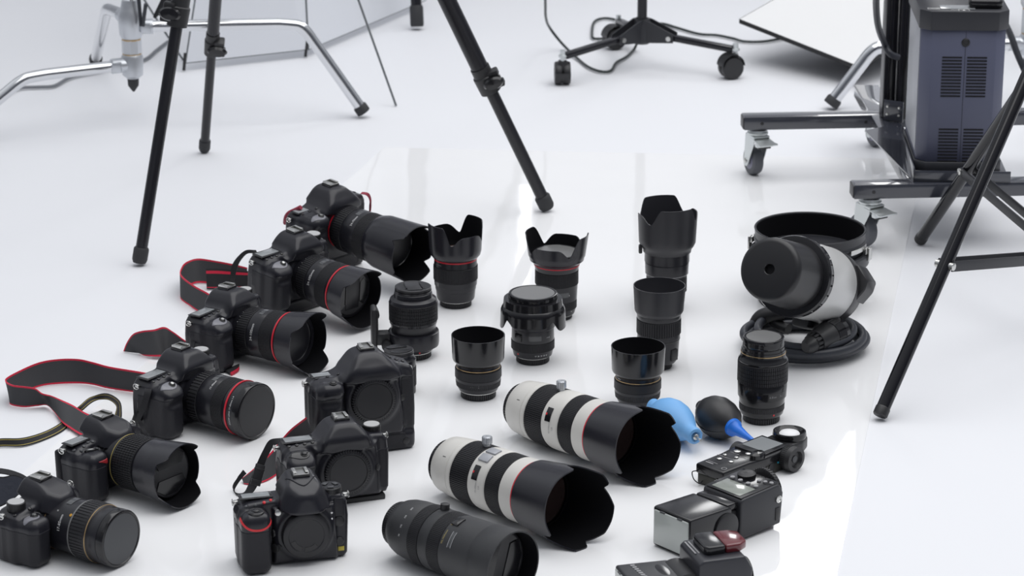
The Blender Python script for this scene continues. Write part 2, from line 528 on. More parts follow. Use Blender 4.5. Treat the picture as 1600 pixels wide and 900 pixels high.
# ------------------------------------------------------------------ black camera tripod, upper left
apex = Vector((-0.44, 4.80, 1.14))
trip = thing('tripod', 'black tripod with three clamped legs standing behind the cameras, upper left', 'tripod', (apex.x, apex.y, 0))
def tripod_leg(fpx, cpx, r_low, r_up, lever):
    F = at(*fpx, 0.0035 if fpx[0] > 600 else 0.0015)
    d = (apex - F).normalized()
    # clamp position along the leg at photograph row cpx
    lo, hi = 0.0, 1.0
    for _ in range(40):
        m = (lo + hi) / 2; q = F + (apex - F) * m
        if q.z < z_at(q.x, q.y, cpx): lo = m
        else: hi = m
    Cq = F + (apex - F) * lo
    top = apex - d * 0.05
    g = G(); g.tube([F + d * 0.03, Cq + d * 0.02], r_low, 20); leg = g.build('leg', TUBE, trip, world=True)
    g = G(); g.tube([Cq, top], r_up, 20); g.build('upper_tube', TUBE, leg, world=True)
    M = frame(F, d, (1, 0, 0))
    g = G(); g.lathe([(0.004, r_low * 1.05), (0.010, r_low * 1.28), (0.029, r_low * 1.28), (0.032, r_low * 1.10)], 24, M=M)
    g.build('rubber_foot', FOOTR, leg, world=True)
    M = frame(Cq, d, (1, 0, 0))
    g = G()
    g.lathe([(-0.022, r_up * 1.02), (-0.021, r_up * 1.22), (0.012, r_up * 1.28), (0.014, r_up * 1.12), (0.030, r_up * 1.12)], 24, M=M)
    s = lever
    g.box((0.020, 0.022, 0.014), (s * r_up * 1.15, -0.006, 0.012), 0.003, M=M)
    g.box((0.024, 0.020, 0.012), (s * r_up * 1.2, -0.006, -0.010), 0.003, M=M)
    g.build('leg_clamp', PLAST, leg, world=True)
    g = G()
    T = M @ Matrix.Translation((s * r_up * 0.9, -r_up * 1.25, 0.0)) @ Matrix.Rotation(math.radians(90), 4, 'X')
    g.lathe([(0, 0.013), (0.004, 0.015), (0.009, 0.012), (0.010, 0.0)], 24, M=T @ Matrix.Diagonal((1.3, 0.8, 1, 1)))
    g.build('clamp_lever', GLOSS, leg, world=True)
    T = M @ Matrix.Translation((s * r_up * 1.55, -0.006, 0.001)) @ Matrix.Rotation(math.radians(90), 4, 'Y')
    g = G(); g.lathe([(-0.004, 0.004), (0.004, 0.004)], 12, M=T); g.build('clamp_screw', SILVER, leg, world=True)
tripod_leg((217, 414), 22, 0.0105, 0.0145, -1)
tripod_leg((319, 237), 70, 0.0090, 0.0118, 1)
tripod_leg((857, 328), 127, 0.0115, 0.0160, 1)
g = G(); M = Matrix.Translation(apex)
g.lathe([(-0.07, 0.03), (-0.06, 0.05), (0.0, 0.055), (0.02, 0.04), (0.12, 0.022), (0.16, 0.03), (0.17, 0.05), (0.19, 0.05)], 32, M=M)
g.build('tripod_head', PLAST, trip, world=True)

# ------------------------------------------------------------------ chrome grip stands
def grip_stand(label, col, legs, heights, group, sleeve=True, ztop=1.7):
    """legs: list of (bend point plan, foot plan, foot z, has_foot); heights: socket heights"""
    t = thing('grip_stand', label, 'stand', (col.x, col.y, 0), group=group)
    g = G()
    g.tube([(col.x, col.y, heights[1] + 0.05), (col.x, col.y, ztop)], 0.0128, 24)
    g.build('column', CHROME, t, world=True)
    g = G()
    M = Matrix.Translation((col.x, col.y, 0))
    h1, h2 = heights[0], heights[1]
    g.lathe([(h1 - 0.032, 0.010), (h1 - 0.022, 0.021), (h1 + 0.016, 0.0225), (h1 + 0.022, 0.019)], 32, M=M)
    g.build('lower_socket', CAST, t, world=True)
    g = G()
    g.lathe([(h1 + 0.022, 0.0185), (h1 + 0.024, 0.0205), (h2 - 0.032, 0.0205), (h2 - 0.030, 0.0185)], 8, M=M)
    g.build('hex_sleeve', CAST, t, world=True, sharp=20)
    g = G()
    g.lathe([(h2 - 0.028, 0.020), (h2 - 0.02, 0.024), (h2 + 0.02, 0.026), (h2 + 0.032, 0.020), (h2 + 0.05, 0.0165)], 32, M=M)
    g.build('upper_socket', CAST, t, world=True)
    g = G()
    for z in (h1 + 0.0215, h2 - 0.0305):
        g.lathe([(z - 0.0015, 0.0195), (z + 0.0015, 0.0195)], 32, M=M)
    g.build('locking_rings', GOLD, t, world=True)
    g = G(); g.lathe([(h1 - 0.058, 0.002), (h1 - 0.045, 0.011), (h1 - 0.030, 0.012)], 24, M=M)
    g.build('column_tip', FOOTR, t, world=True)
    for (bend, foot, zf, zs, rr) in legs:
        b = Vector((bend.x, bend.y, zs)); f = Vector((foot.x, foot.y, zf))
        s0 = Vector((col.x, col.y, zs)); dr = (b - s0).normalized()
        start = s0 + dr * 0.02
        df = (f - b).normalized()
        R = 0.045
        mid = [b - dr * R, b - dr * R * 0.45 + df * 0.003, b - dr * R * 0.12 + df * R * 0.16 , b + df * R * 0.5, b + df * R]
        g = G()
        pts = [start] + catmull(mid, 4) + [f]
        g.tube(pts, rr, 20)
        leg = g.build('leg', CHROME, t, world=True)
        g = G(); g.tube([s0 + dr * 0.012, s0 + dr * 0.045], 0.0155, 20)
        g.box((0.02, 0.02, 0.02), (s0 + dr * 0.032 + Vector((0, -0.010, 0)))[:], 0.003)
        g.build('leg_socket', CAST, leg, world=True)
        g = G(); g.lathe([(-0.004, rr * 1.25), (0.010, rr * 1.25), (0.014, rr * 1.05)], 20, M=frame(f, -df, (1, 0, 0)))
        g.build('leg_tip', FOOTR, leg, world=True)
    return t

cs = at(207, 100, 0.125)
cs.z = 0
h_low, h_up = z_at(cs.x, cs.y, 100), z_at(cs.x, cs.y, 38)
footR = at(567, 184); 
dR = (Vector((footR.x, footR.y, 0)) - cs).normalized()
bendR = cs + dR * 0.345
bl = at(40, 120, h_low); bl.z = 0
dL = (bl - cs).normalized()
footL = bl + dL * 0.165
dB = Vector((-0.32, 0.95, 0)).normalized()
grip_stand('chrome grip stand with bent tubular legs, at the far upper left behind the tripod', cs,
           [(bl, footL, 0.0152, h_low, 0.0118), (bendR, footR, 0.0152, h_up - 0.005, 0.0118),
            (at(167, 12, h_up + 0.012), at(150, 103), 0.0152, h_up + 0.012, 0.0118)], (h_low, h_up), None)

cs2 = Vector((1.085, 5.76, 0))
f2 = at(1299, 171); b2 = f2 + (cs2 - Vector((f2.x, f2.y, 0))).normalized() * 0.088
b2.z = 0
grip_stand('chrome grip stand mostly hidden behind the power pack and cart', cs2,
           [(b2, f2, 0.0135, 0.135, 0.0135), (cs2 + Vector((0.25, -0.1, 0)), cs2 + Vector((0.40, -0.16, 0)), 0.0145, 0.20, 0.0118),
            (cs2 + Vector((0.05, 0.26, 0)), cs2 + Vector((0.09, 0.42, 0)), 0.0145, 0.24, 0.0118)], (0.135, 0.24), None)

# sandbag strap hanging on the left stand
g = G()
p0 = Vector((cs.x + 0.052, cs.y - 0.028, h_up + 0.020)); 
pts = [p0, p0 + Vector((0.02, 0.0, 0.03)), p0 + Vector((0.055, 0, 0.085)), p0 + Vector((0.12, 0.01, 0.2)), p0 + Vector((0.10, 0.02, 0.4))]
g.tube(pts, 0.01, 12, smooth=5, radii=[0.003, 0.008, 0.020, 0.05, 0.04])
tag(g.build('weight_bag', WEBBING), 'tip of a black cloth weight bag hanging on the left chrome stand', 'bag')
# thin black cable running down the stand column
g = G(); g.tube([(cs.x + 0.020, cs.y - 0.020, 1.2), (cs.x + 0.021, cs.y - 0.024, h_up + 0.075), (cs.x + 0.037, cs.y - 0.034, h_up + 0.050)], 0.0042, 8, smooth=4)
tag(g.build('power_cable', CABLE), 'short black cable running down the column of the left chrome stand', 'cable')

# grey cable lying on the floor behind the left stand
def floor_cable(name, px, r, m, label, lift=None):
    g = G()
    pts = []
    for i, p in enumerate(px):
        z = r + 0.0024 if len(p) == 2 else p[2] + 0.0035
        pts.append(at(p[0], p[1], z))
    g.tube(pts, r, 10, smooth=6)
    return tag(g.build(name, m), label, 'cable')
floor_cable('floor_cable', [(-40, 166), (0, 151), (30, 138), (60, 136), (85, 134), (110, 121), (152, 112), (200, 101), (228, 92), (245, 78), (262, 65)], 0.0035,
            mat('grey_cable_rubber', (0.20, 0.21, 0.23), 0.5), 'thin grey cable winding over the white floor behind the left chrome stand')

# ------------------------------------------------------------------ folding white reflector panel with thin legs
pa, pb_, pc = at(290, 98, 0.02), at(480, 77, 0.02), at(665, 0, 0.02)
pan = thing('reflector_panel', 'folding white reflector panel with thin grey frame standing behind the chrome stand', 'reflector', (pb_.x, pb_.y, 0))
def panel(a, b, ta, tb, name='board'):
    n = (Vector(b) - Vector(a)).cross(Vector(ta) - Vector(a)).normalized() * 0.002
    V = [Vector(p) + n * s for s in (-1, 1) for p in (a, b, tb, ta)]
    g = G(); g.add(V, [(0, 1, 2, 3), (7, 6, 5, 4), (0, 4, 5, 1), (1, 5, 6, 2), (2, 6, 7, 3), (3, 7, 4, 0)])
    o = g.build(name, BOARD, pan, world=True)
    g = G()
    for p, q in ((a, b), (b, tb), (tb, ta), (ta, a)): g.tube([p, q], 0.0022, 8)
    g.build('frame', WIRE, o, world=True)
tA = pa + Vector((0.11, 0.06, 0.62)); tB = pb_ + Vector((-0.02, 0.03, 0.70)); tC = pc + Vector((-0.04, 0.02, 0.72))
panel(pa, pb_, tA, tB); panel(pb_ + Vector((0.003, 0, 0)), pc, tB + Vector((0.003, 0, 0)), tC)
for p in (pa, pb_):
    g = G(); g.tube([p + Vector((0, 0, 0.022)), (p.x - 0.004, p.y - 0.004, 0.0035)], 0.0035, 10)
    g.build('foot_peg', PLAST, pan, world=True)
for (fpx, tpx, tz) in (((619, 167), (560, 0), 0.22), ((286, 95), (246, 32), 0.10)):
    F = at(*fpx); T = at(*tpx, tz)
    g = G(); g.tube([F + Vector((0, 0, 0.002)), T, T + (T - F) * 1.3], 0.0024, 8)
    g.build('support_rod', WIRE, pan, world=True)

# leg of a stand behind the panel
F = at(652, 47); st = thing('light_stand', 'black stand behind the white reflector panel, only one foot in view', 'stand', (F.x, F.y + 0.3, 0))
ap = Vector((F.x - 0.05, F.y + 0.28, 1.2))
for k, ff in enumerate((F, Vector((F.x + 0.42, F.y + 0.50, 0)), Vector((F.x + 0.02, F.y + 0.92, 0)))):
    ff = ff + Vector((0, 0, 0.003)); d = (ap - ff).normalized()
    g = G(); g.tube([ff + d * 0.02, ap], 0.013, 16); l = g.build('leg', TUBE, st, world=True)
    g = G(); g.lathe([(0.005, 0.014), (0.01, 0.016), (0.05, 0.016), (0.055, 0.014)], 20, M=frame(ff, d)); g.build('rubber_foot', FOOTR, l, world=True)
g = G(); g.lathe([(-0.06, 0.03), (0.02, 0.035), (0.08, 0.02)], 24, M=Matrix.Translation(ap)); g.build('stand_head', PLAST, st, world=True)

# ------------------------------------------------------------------ wheeled black stand, top centre
wc = Vector((0.287, 6.085, 0))
ws_ = thing('rolling_stand', 'black rolling light stand on three casters at the top centre', 'stand', wc)
hub_z = 0.092
g = G(); g.tube([(wc.x, wc.y, hub_z - 0.03), (wc.x, wc.y, 1.5)], 0.0108, 24); g.build('column', TUBE, ws_, world=True)
wheel_px = [((879, 133), 'end'), ((1148, 122), 'side'), ((966, 76), 'side')]
g = G()
g.lathe([(hub_z - 0.034, 0.016), (hub_z - 0.028, 0.022), (hub_z + 0.0, 0.021), (hub_z + 0.022, 0.017)], 24, M=Matrix.Translation(wc))
g.build('hub', PAINTB, ws_, world=True)
for (px, how) in wheel_px:
    W = at(*px); W.z = 0
    d = (W - wc).normalized()
    tip = W + Vector((0, 0, 0.064))
    s0 = wc + d * 0.02 + Vector((0, 0, hub_z - 0.01)); s1 = wc + d * 0.062 + Vector((0, 0, hub_z - 0.013))
    g = G()
    g.bar(s1 - d * 0.01, tip - d * 0.004, 0.020, 0.014, r=0.004)
    leg = g.build('leg', TUBE, ws_, world=True)
    g = G()
    side = Vector((-d.y, d.x, 0))
    poly = [(0.0, -0.030), (0.03, -0.028), (0.078, -0.024), (0.078, -0.005), (0.020, 0.020), (0.0, 0.024)]
    for sg in (-1, 1):
        M = Matrix(((d.x, 0, side.x, 0), (d.y, 0, side.y, 0), (0, 1, 0, 0), (0, 0, 0, 1))); M.translation = wc + Vector((0, 0, hub_z)) + side * (sg * 0.013 - 0.0015)
        g.prism(poly, 0.003, M=M)
    g.build('leg_bracket', PAINTB, leg, world=True)
    g = G(); Mb = frame(wc + d * 0.068 + Vector((0, 0, hub_z - 0.015)) , side); g.lathe([(-0.018, 0.0055), (0.018, 0.0055)], 12, M=Mb); g.build('bracket_bolt', SILVER, leg, world=True)
    g = G(); g.lathe([(0.050, 0.005), (0.061, 0.005), (0.062, 0.009), (0.067, 0.009), (0.068, 0.006), (0.078, 0.006)], 16, M=Matrix.Translation(W)); g.build('caster_stem', ZINC, leg, world=True)
    ax = d if how == 'end' else Vector((0.35, -0.94, 0)).normalized()
    if how == 'end': ax = Vector((1, 0.05, 0)).normalized()
    off = Vector((-ax.y, ax.x, 0)) * (0.008 if how == 'end' else -0.010)
    g = G()
    for sg in (-1, 1):
        Mw = frame(W + Vector((0, 0, 0.0255)) + ax * (sg * 0.0095) + off, ax)
        g.lathe([(-0.008, 0.014), (-0.0075, 0.023), (-0.004, 0.025), (0.004, 0.025), (0.0075, 0.023), (0.008, 0.014)], 28, M=Mw)
    cw = g.build('caster_wheel', PLAST, leg, world=True)
    g = G()
    Mw = frame(W + Vector((0, 0, 0.030)) + off, ax)
    g.lathe([(-0.017, 0.0262), (0.017, 0.0262)], 24, M=Mw, a0=math.radians(0), a1=math.radians(180), cap0=False)
    g.box((0.02, 0.02, 0.03), (W + off * 0.3 + Vector((0, 0, 0.040)))[:], 0.004)
    g.build('caster_hood', PLAST, cw, world=True)

floor_cable('mains_cable', [(850, -60, 0.30), (852, 0, 0.17), (853, 28, 0.10), (860, 45, 0.05), (880, 70, 0.012), (903, 92), (920, 105), (940, 112), (955, 110), (963, 98), (980, 88), (992, 75), (994, 62, 0.03), (975, 58, 0.01), (945, 60), (928, 60), (925, 52), (928, 35), (940, 29), (958, 30), (990, 40, 0.008), (1015, 39, 0.02), (1035, 37), (1060, 44), (1092, 53), (1120, 55), (1145, 60), (1165, 65), (1200, 64), (1240, 55)], 0.0031,
            mat('dark_green_black_cable', (0.018, 0.026, 0.026), 0.4), 'thin dark cable looping over the floor round the rolling stand')

# ------------------------------------------------------------------ softbox lying on its back, upper right
L_ = at(1155, 30, 0.10); N_ = at(1342, 104, 0.05)
e_ = Vector((0.45, 0.52, 0.12))
sb = thing('softbox', 'large white-fronted softbox lying tilted behind the cart', 'softbox', (0.95, 6.2, 0))
Fc = [L_, N_, N_ + e_, L_ + e_]
cen = sum(Fc, Vector()) / 4
nrm = (Fc[1] - Fc[0]).cross(Fc[3] - Fc[0]).normalized()
if nrm.z < 0: nrm = -nrm
back_c = cen - nrm * 0.110
u_ = (Fc[1] - Fc[0]).normalized(); w_ = e_.normalized()
Bk = [back_c + u_ * a * 0.05 + w_ * b * 0.05 for a, b in ((-1, -1), (1, -1), (1, 1), (-1, 1))]
g = G()
nn = 10
V = []
for i in range(nn + 1):
    for j in range(nn + 1):
        a, b = i / nn, j / nn
        p = Fc[0] * (1 - a) * (1 - b) + Fc[1] * a * (1 - b) + Fc[2] * a * b + Fc[3] * (1 - a) * b
        V.append(p + nrm * (0.02 * math.sin(math.pi * a) * math.sin(math.pi * b)))
g.add(V, [(i * (nn + 1) + j, (i + 1) * (nn + 1) + j, (i + 1) * (nn + 1) + j + 1, i * (nn + 1) + j + 1) for i in range(nn) for j in range(nn)])
g.build('diffuser', FABRICW, sb, world=True)
g = G()
rim = [p - nrm * 0.010 for p in Fc]
V = [p + nrm * 0.001 for p in Fc] + rim + [r * 0.55 + b * 0.45 - nrm * 0.006 for r, b in zip(rim, Bk)] + Bk
Fs = []
for l in range(3):
    for i in range(4):
        Fs.append((l * 4 + i, l * 4 + (i + 1) % 4, l * 4 + 4 + (i + 1) % 4, l * 4 + 4 + i))
Fs.append((12, 13, 14, 15))
g.add(V, Fs)
g.build('cloth_shell', FABRICB, sb, world=True, sharp=30)
g = G(); g.lathe([(0, 0.055), (0.012, 0.055), (0.02, 0.045)], 32, M=frame(back_c - nrm * 0.014, nrm)); g.build('speed_ring', PAINTB, sb, world=True)

# ------------------------------------------------------------------ rolling cart with the power pack
ct = thing('equipment_cart', 'black steel cart on braked casters carrying the power pack', 'cart', (0.75, 4.85, 0))
zb, zt = 0.0975, 0.1235
zc = (zb + zt) / 2; hh = zt - zb
cx_ = Vector((math.cos(math.radians(4)), math.sin(math.radians(4)), 0)); cy_ = Vector((-cx_.y, cx_.x, 0))
fa = at(1334, 312, zb); ra = at(1162, 204, zb)
FA0 = Vector((fa.x, fa.y, zc)) + cy_ * 0.019; RA0 = Vector((ra.x, ra.y, zc)) + cy_ * 0.018
FA1 = FA0 + cx_ * 0.52; RA1 = RA0 + cx_ * 0.66
for (a, b) in ((FA0, FA1), (RA0, RA1)):
    g = G(); g.bar(a, b, 0.038, hh, r=0.0025); arm = g.build('base_arm', FRAMEB, ct, world=True)
    g = G(); g.bar(a - cx_ * 0.0012, a + cx_ * 0.0005, 0.034, hh - 0.004, r=0.0004); g.build('end_cap', PLAST, arm, world=True)
    g = G()
    for d0 in (0.035, 0.235, 0.43): g.lathe([(0, 0.0032), (0.001, 0.003), (0.0011, 0)], 12, M=frame(a + cx_ * d0 - cy_ * 0.019, -cy_))
    g.build('screw_heads', GLOSS, arm, world=True)
rb0 = at(1338, 152, zb); rbm = Vector((rb0.x, rb0.y, zc)) + cx_ * 0.02
jn = RA0 + cx_ * 0.285
dd = (jn - rbm); 
g = G(); g.bar(rbm, FA0 + cx_ * 0.125 + cy_ * 0.02, 0.05, hh - 0.001, r=0.0025); g.build('cross_beam', FRAMEB, ct, world=True)

def caster(W, yaw, r, label_brake=True, scale=1.0):
    M = Matrix.Translation((W.x, W.y, 0.0012)) @ Matrix.Rotation(yaw, 4, 'Z')
    g = G()
    # wheel axle along local X, offset back along local +Y
    oy = 0.016
    Mw = M @ Matrix.Translation((0, oy, r)) @ Matrix.Rotation(math.radians(90), 4, 'Y')
    g.lathe([(-0.010, r * 0.62), (-0.0105, r * 0.80), (-0.009, r * 0.93), (-0.004, r), (0.004, r), (0.009, r * 0.93), (0.0105, r * 0.80), (0.010, r * 0.62)], 40, M=Mw)
    w = g.build('caster_wheel', TYRE, ct, world=True)
    g = G(); g.lathe([(-0.0105, r * 0.15), (-0.0110, r * 0.5), (-0.0095, r * 0.64), (0.0095, r * 0.64), (0.0110, r * 0.5), (0.0105, r * 0.15)], 32, M=Mw); g.build('wheel_hub', HUB, w, world=True)
    g = G()
    zt_ = zb - 0.0152
    for sx in (-1, 1):
        Mf = M @ Matrix.Translation((sx * 0.0155 - 0.001, 0, 0)) @ Matrix(((0, 0, 1, 0), (1, 0, 0, 0), (0, 1, 0, 0), (0, 0, 0, 1)))
        g.prism([(oy - 0.009, r - 0.006), (oy - 0.004, r - 0.011), (oy + 0.005, r - 0.011), (oy + 0.010, r - 0.004), (oy + 0.007, r + 0.02), (0.02, zt_), (-0.02, zt_), (-0.018, zt_ - 0.012)], 0.002, M=Mf, r=0.0006, seg=1)
    g.box((0.033, 0.040, 0.003), (0, 0, zt_), 0.001, M=M)
    g.lathe([(zt_ + 0.001, 0.017), (zt_ + 0.003, 0.020), (zt_ + 0.006, 0.020), (zt_ + 0.007, 0.018), (zt_ + 0.0085, 0.019), (zt_ + 0.0115, 0.018), (zb - 0.0002, 0.009)], 32, M=M)
    g.build('caster_fork', ZINC, w, world=True)
    g = G(); g.lathe([(-0.0195, 0.0035), (-0.0185, 0.005), (0.0185, 0.005), (0.0195, 0.0035)], 12, M=Mw); g.build('axle_bolt', SILVER, w, world=True)
    if label_brake:
        g = G()
        g.box((0.034, 0.046, 0.0032), (0, -0.026, zt_ - 0.006), 0.001, M=M, rot=(math.radians(5), 0, 0))
        g.box((0.038, 0.010, 0.0036), (0, -0.047, zt_ - 0.008), 0.001, M=M)
        g.box((0.034, 0.010, 0.010), (0, -0.030, zt_ - 0.011), 0.001, M=M)
        g.build('brake_pedal', ZINC, w, world=True)
        g = G(); g.box((0.026, 0.008, 0.006), (0, -0.030, zt_ - 0.0165), 0.001, M=M); g.build('brake_pad', PLAST, w, world=True)
WR = 0.0262
caster(FA0 + cx_ * 0.033, math.radians(33), 0.031)
caster(RA0 + cx_ * 0.030, math.radians(20), 0.029)
caster(FA1 - cx_ * 0.05, math.radians(35), 0.031)
caster(RA1 - cx_ * 0.035, math.radians(30), 0.031)
caster(rbm + Vector((0.025, -0.03, 0)), math.radians(20), 0.029, False)
# triangular gusset plate, angle bracket, side plate, twin posts
p = [at(1351, 206, zt), at(1400, 196, zt), at(1440, 262, zt), at(1427, 284, zt)]
g = G(); V = [(q.x, q.y, zt + 0.0004) for q in p] + [(q.x, q.y, zt + 0.0030) for q in p]
g.add(V, [(3, 2, 1, 0), (4, 5, 6, 7)] + [(i, (i + 1) % 4, 4 + (i + 1) % 4, 4 + i) for i in range(4)])
g.build('gusset_plate', FRAMEB, ct, world=True, sharp=20)
tb = at(1426, 270, zt + 0.003)
PX = 0.168; PD = 0.20
pyaw = math.radians(-2.5)
px_ = Vector((math.cos(pyaw), math.sin(pyaw), 0)); py_ = Vector((-px_.y, px_.x, 0))
PB = at(1427, 285, zt) ; PB.z = 0       # front left corner of the tray
tray_o = PB + py_ * 0.004
g = G()
Mt = Matrix(((px_.x, py_.x, 0, 0), (px_.y, py_.y, 0, 0), (0, 0, 1, 0), (0, 0, 0, 1))); Mt.translation = Vector((tray_o.x, tray_o.y, zt))
g.box((0.170, 0.235, 0.003), (0.085, 0.1175, 0.0018), 0.0006, M=Mt)
g.box((0.170, 0.003, 0.020), (0.085, 0.0015, 0.0103), 0.0008, M=Mt)
g.box((0.003, 0.235, 0.024), (0.0015, 0.1175, 0.0123), 0.0008, M=Mt)
g.build('tray', FRAMEB, ct, world=True)
base = at(1396, 184, zt); base.z = 0
for k, off in enumerate(((-0.012, 0.012), (0.014, -0.002))):
    bp = base + Vector((off[0], off[1], 0))
    g = G(); Mp = Matrix.Translation((bp.x, bp.y, zt)) @ Matrix.Rotation(math.radians(6), 4, 'Z')
    g.box((0.023, 0.030, 1.0), (0, 0, 0.5004), 0.002, M=Mp)
    g.box((0.008, 0.004, 0.995), (0, -0.0155, 0.5), 0.0008, M=Mp, mi=1)
    g.build('post', [TUBE, GLOSS], ct, world=True)
g = G(); Mp = Matrix.Translation((base.x - 0.004, base.y - 0.026, zt)) @ Matrix.Rotation(math.radians(-32), 4, 'Z')
g.box((0.040, 0.0035, 0.040), (0, 0, 0.0204), 0.001, M=Mp); br = g.build('corner_bracket', FRAMEB, ct, world=True)
g = G()
for sx, sz in ((-0.012, 0.013), (0.012, 0.013), (0.012, 0.028), (-0.012, 0.028)):
    g.lathe([(0, 0.0026), (0.002, 0.0022), (0.0022, 0)], 10, M=Mp @ Matrix.Translation((sx, -0.0015, sz)) @ Matrix.Rotation(math.radians(90), 4, 'X'))
g.build('bracket_screws', SILVER, br, world=True)

# power pack
pk0 = at(1428, 263, zt + 0.014) + px_ * 0.0035 + py_ * 0.003; pk0.z = 0
pk = thing('power_pack', 'slate blue flash power pack with slotted vents on the black cart', 'power pack', (pk0.x + 0.07, pk0.y + 0.1, zt + 0.0035), yaw=pyaw)
Mk = Matrix(((px_.x, py_.x, 0, 0), (px_.y, py_.y, 0, 0), (0, 0, 1, 0), (0, 0, 0, 1))); Mk.translation = Vector((pk0.x, pk0.y, 0))
W_, D_, ch = 0.1475, 0.235, 0.018
zp0 = zt + 0.0036
ztop = z_at(pk0.x + 0.08, pk0.y, 17)
def octo(w0, w1, d0, d1, c): return [(w0 + c, d0), (w1 - c, d0), (w1, d0 + c), (w1, d1 - c), (w1 - c, d1), (w0 + c, d1), (w0, d1 - c), (w0, d0 + c)]
g = G(); g.prism(octo(0, W_, 0, D_, ch), ztop - 0.034 - zp0 - 0.022, M=Mk @ Matrix.Translation((0, 0, zp0 + 0.022)), r=0.001, seg=1)
g.build('housing', PACK, pk, world=True)
g = G(); g.box((0.0012, D_ - 0.05, ztop - zp0 - 0.07), (-0.0004, D_ / 2, (ztop + zp0) / 2), 0.0004, M=Mk); g.build('side_plate', PANELG, pk, world=True)
g = G(); g.prism(octo(-0.003, W_ + 0.003, -0.003, D_ + 0.003, ch), 0.022, M=Mk @ Matrix.Translation((0, 0, zp0)), r=0.0012, seg=1); g.build('foot_frame', BEZEL, pk, world=True)
g = G(); g.prism(octo(-0.004, W_ + 0.004, -0.004, D_ + 0.004, ch + 0.001), 0.034, M=Mk @ Matrix.Translation((0, 0, ztop - 0.034)), r=0.0015, seg=2); bz = g.build('top_bezel', BEZEL, pk, world=True)
yv = -0.0003
VENT = mat('vent_opening', (0.006, 0.006, 0.008), 0.8)
for (x0, x1) in ((0.0290, 0.0635), (0.0725, 0.1070)):
    for z0 in (zt + 0.215, zt + 0.085):
        g = G()
        for k in range(13):
            g.box((x1 - x0, 0.0010, 0.0026), ((x0 + x1) / 2 + 0.008, yv, z0 - k * 0.0058), 0, M=Mk)
        g.build('vent', VENT, pk, world=True)
g = G(); g.lathe([(0, 0.0075), (0.001, 0.0075), (0.0022, 0.0055), (0.0012, 0.005), (0.0012, 0)], 28, M=Mk @ Matrix.Translation((0.0765, 0.0, ztop - 0.0555)) @ Matrix.Rotation(math.radians(90), 4, 'X')); g.build('lock_plug', PLAST, pk, world=True)
g = G(); g.box((0.0008, 0.0006, ztop - zp0 - 0.06), (0.0765, -0.0002, (ztop + zp0) / 2 - 0.006), 0, M=Mk); g.build('seam', mat('dark_seam', (0.035, 0.037, 0.055), 0.6), pk, world=True)
g = G(); g.box((0.060, 0.030, 0.0012), (0.062, 0.030, ztop + 0.0004), 0.0004, M=Mk); g.build('display', LCD, pk, world=True)
g = G(); text_flat(g, 'LAMP', 0.0075, Mk @ Matrix.Translation((0.020, 0.018, ztop + 0.0004)))
for (a, b, w, h) in ((0.0100, 0.018, 0.0006, 0.010), (0.0300, 0.018, 0.0006, 0.010), (0.020, 0.0125, 0.0205, 0.0006), (0.020, 0.0233, 0.0205, 0.0006)):
    g.box((w, h, 0.0004), (a, b, ztop + 0.0003), 0, M=Mk)
V = [(0.0685, 0.004, ztop + 0.0005), (0.0745, 0.004, ztop + 0.0005), (0.0715, 0.0105, ztop + 0.0005)]
g.add(V, [(0, 1, 2)], 0, Mk)
for (a, b, w, h) in ((0.0625, 0.008, 0.0006, 0.012), (0.0805, 0.008, 0.0006, 0.012), (0.0715, 0.014, 0.0185, 0.0006), (0.055, 0.009, 0.012, 0.0006)):
    g.box((w, h, 0.0004), (a, b, ztop + 0.0003), 0, M=Mk)
g.build('panel_lettering', WHITEINK, pk, world=True)
g = G(); g.prism([(-0.03, -0.010), (0.022, -0.012), (0.030, -0.004), (0.026, 0.012), (-0.03, 0.016)], 0.016, M=Mk @ Matrix.Translation((0.112, 0.030, ztop)), r=0.005, seg=3); g.build('grip_knob', GLOSS, pk, world=True)

# black cables dropping beside the cart
def hanging_cable(name, pts, r, label, m=CABLE):
    g = G(); g.tube(pts, r, 14, smooth=6); return tag(g.build(name, m), label, 'cable')
b0 = base
hanging_cable('lamp_cable', [at(1372, -90, 0.62), at(1370, -20, 0.46), at(1369, 8, 0.40), at(1372, 40, 0.34), at(1381, 66, 0.28), at(1390, 83, 0.26), at(1404, 90, 0.25)], 0.0062, 'thick black cable curving down beside the cart post')
hanging_cable('flash_cable', [at(1545, -14, 0.375), at(1562, 20, 0.315), at(1579, 55, 0.262), at(1592, 90, 0.215), at(1612, 128, 0.16), at(1650, 165, 0.05), at(1720, 175, 0.007)], 0.0065, 'thick black cable hanging at the right of the power pack')

# ------------------------------------------------------------------ black light stand, right edge
c0 = Vector((0.889, 4.304, 0))
ls = thing('light_stand', 'black tubular light stand with flat braces at the right edge', 'stand', c0)
f1, f2_ = at(1374, 651, 0.0068), at(1437, 376, 0.0068)
apz = 0.60
def stand_leg(f, zap, r, col_r=0.03):
    top = c0 + Vector((0, 0, zap)); d0 = (top - f); 
    end = f + d0 * 0.96
    d = d0.normalized()
    g = G(); g.tube([f + d * 0.004, end], r, 24); leg = g.build('leg', TUBEG, ls, world=True)
    g = G(); g.lathe([(0.001, r * 0.9), (0.003, r * 1.08), (0.014, r * 1.08), (0.016, r * 1.0)], 24, M=frame(f, d)); g.build('end_plug', PLAST, leg, world=True)
    return f, d0, d, leg
l1 = stand_leg(f1, 0.646, 0.0105); l2 = stand_leg(f2_, 0.5496, 0.0105)
f3 = c0 * 3 - f1 - f2_; f3.z = 0.0068
l3 = stand_leg(f3, 0.60, 0.0105)
g = G(); g.tube([c0 + Vector((0, 0, 0.10)), c0 + Vector((0, 0, 1.8))], 0.0135, 24); g.build('column', TUBEG, ls, world=True)
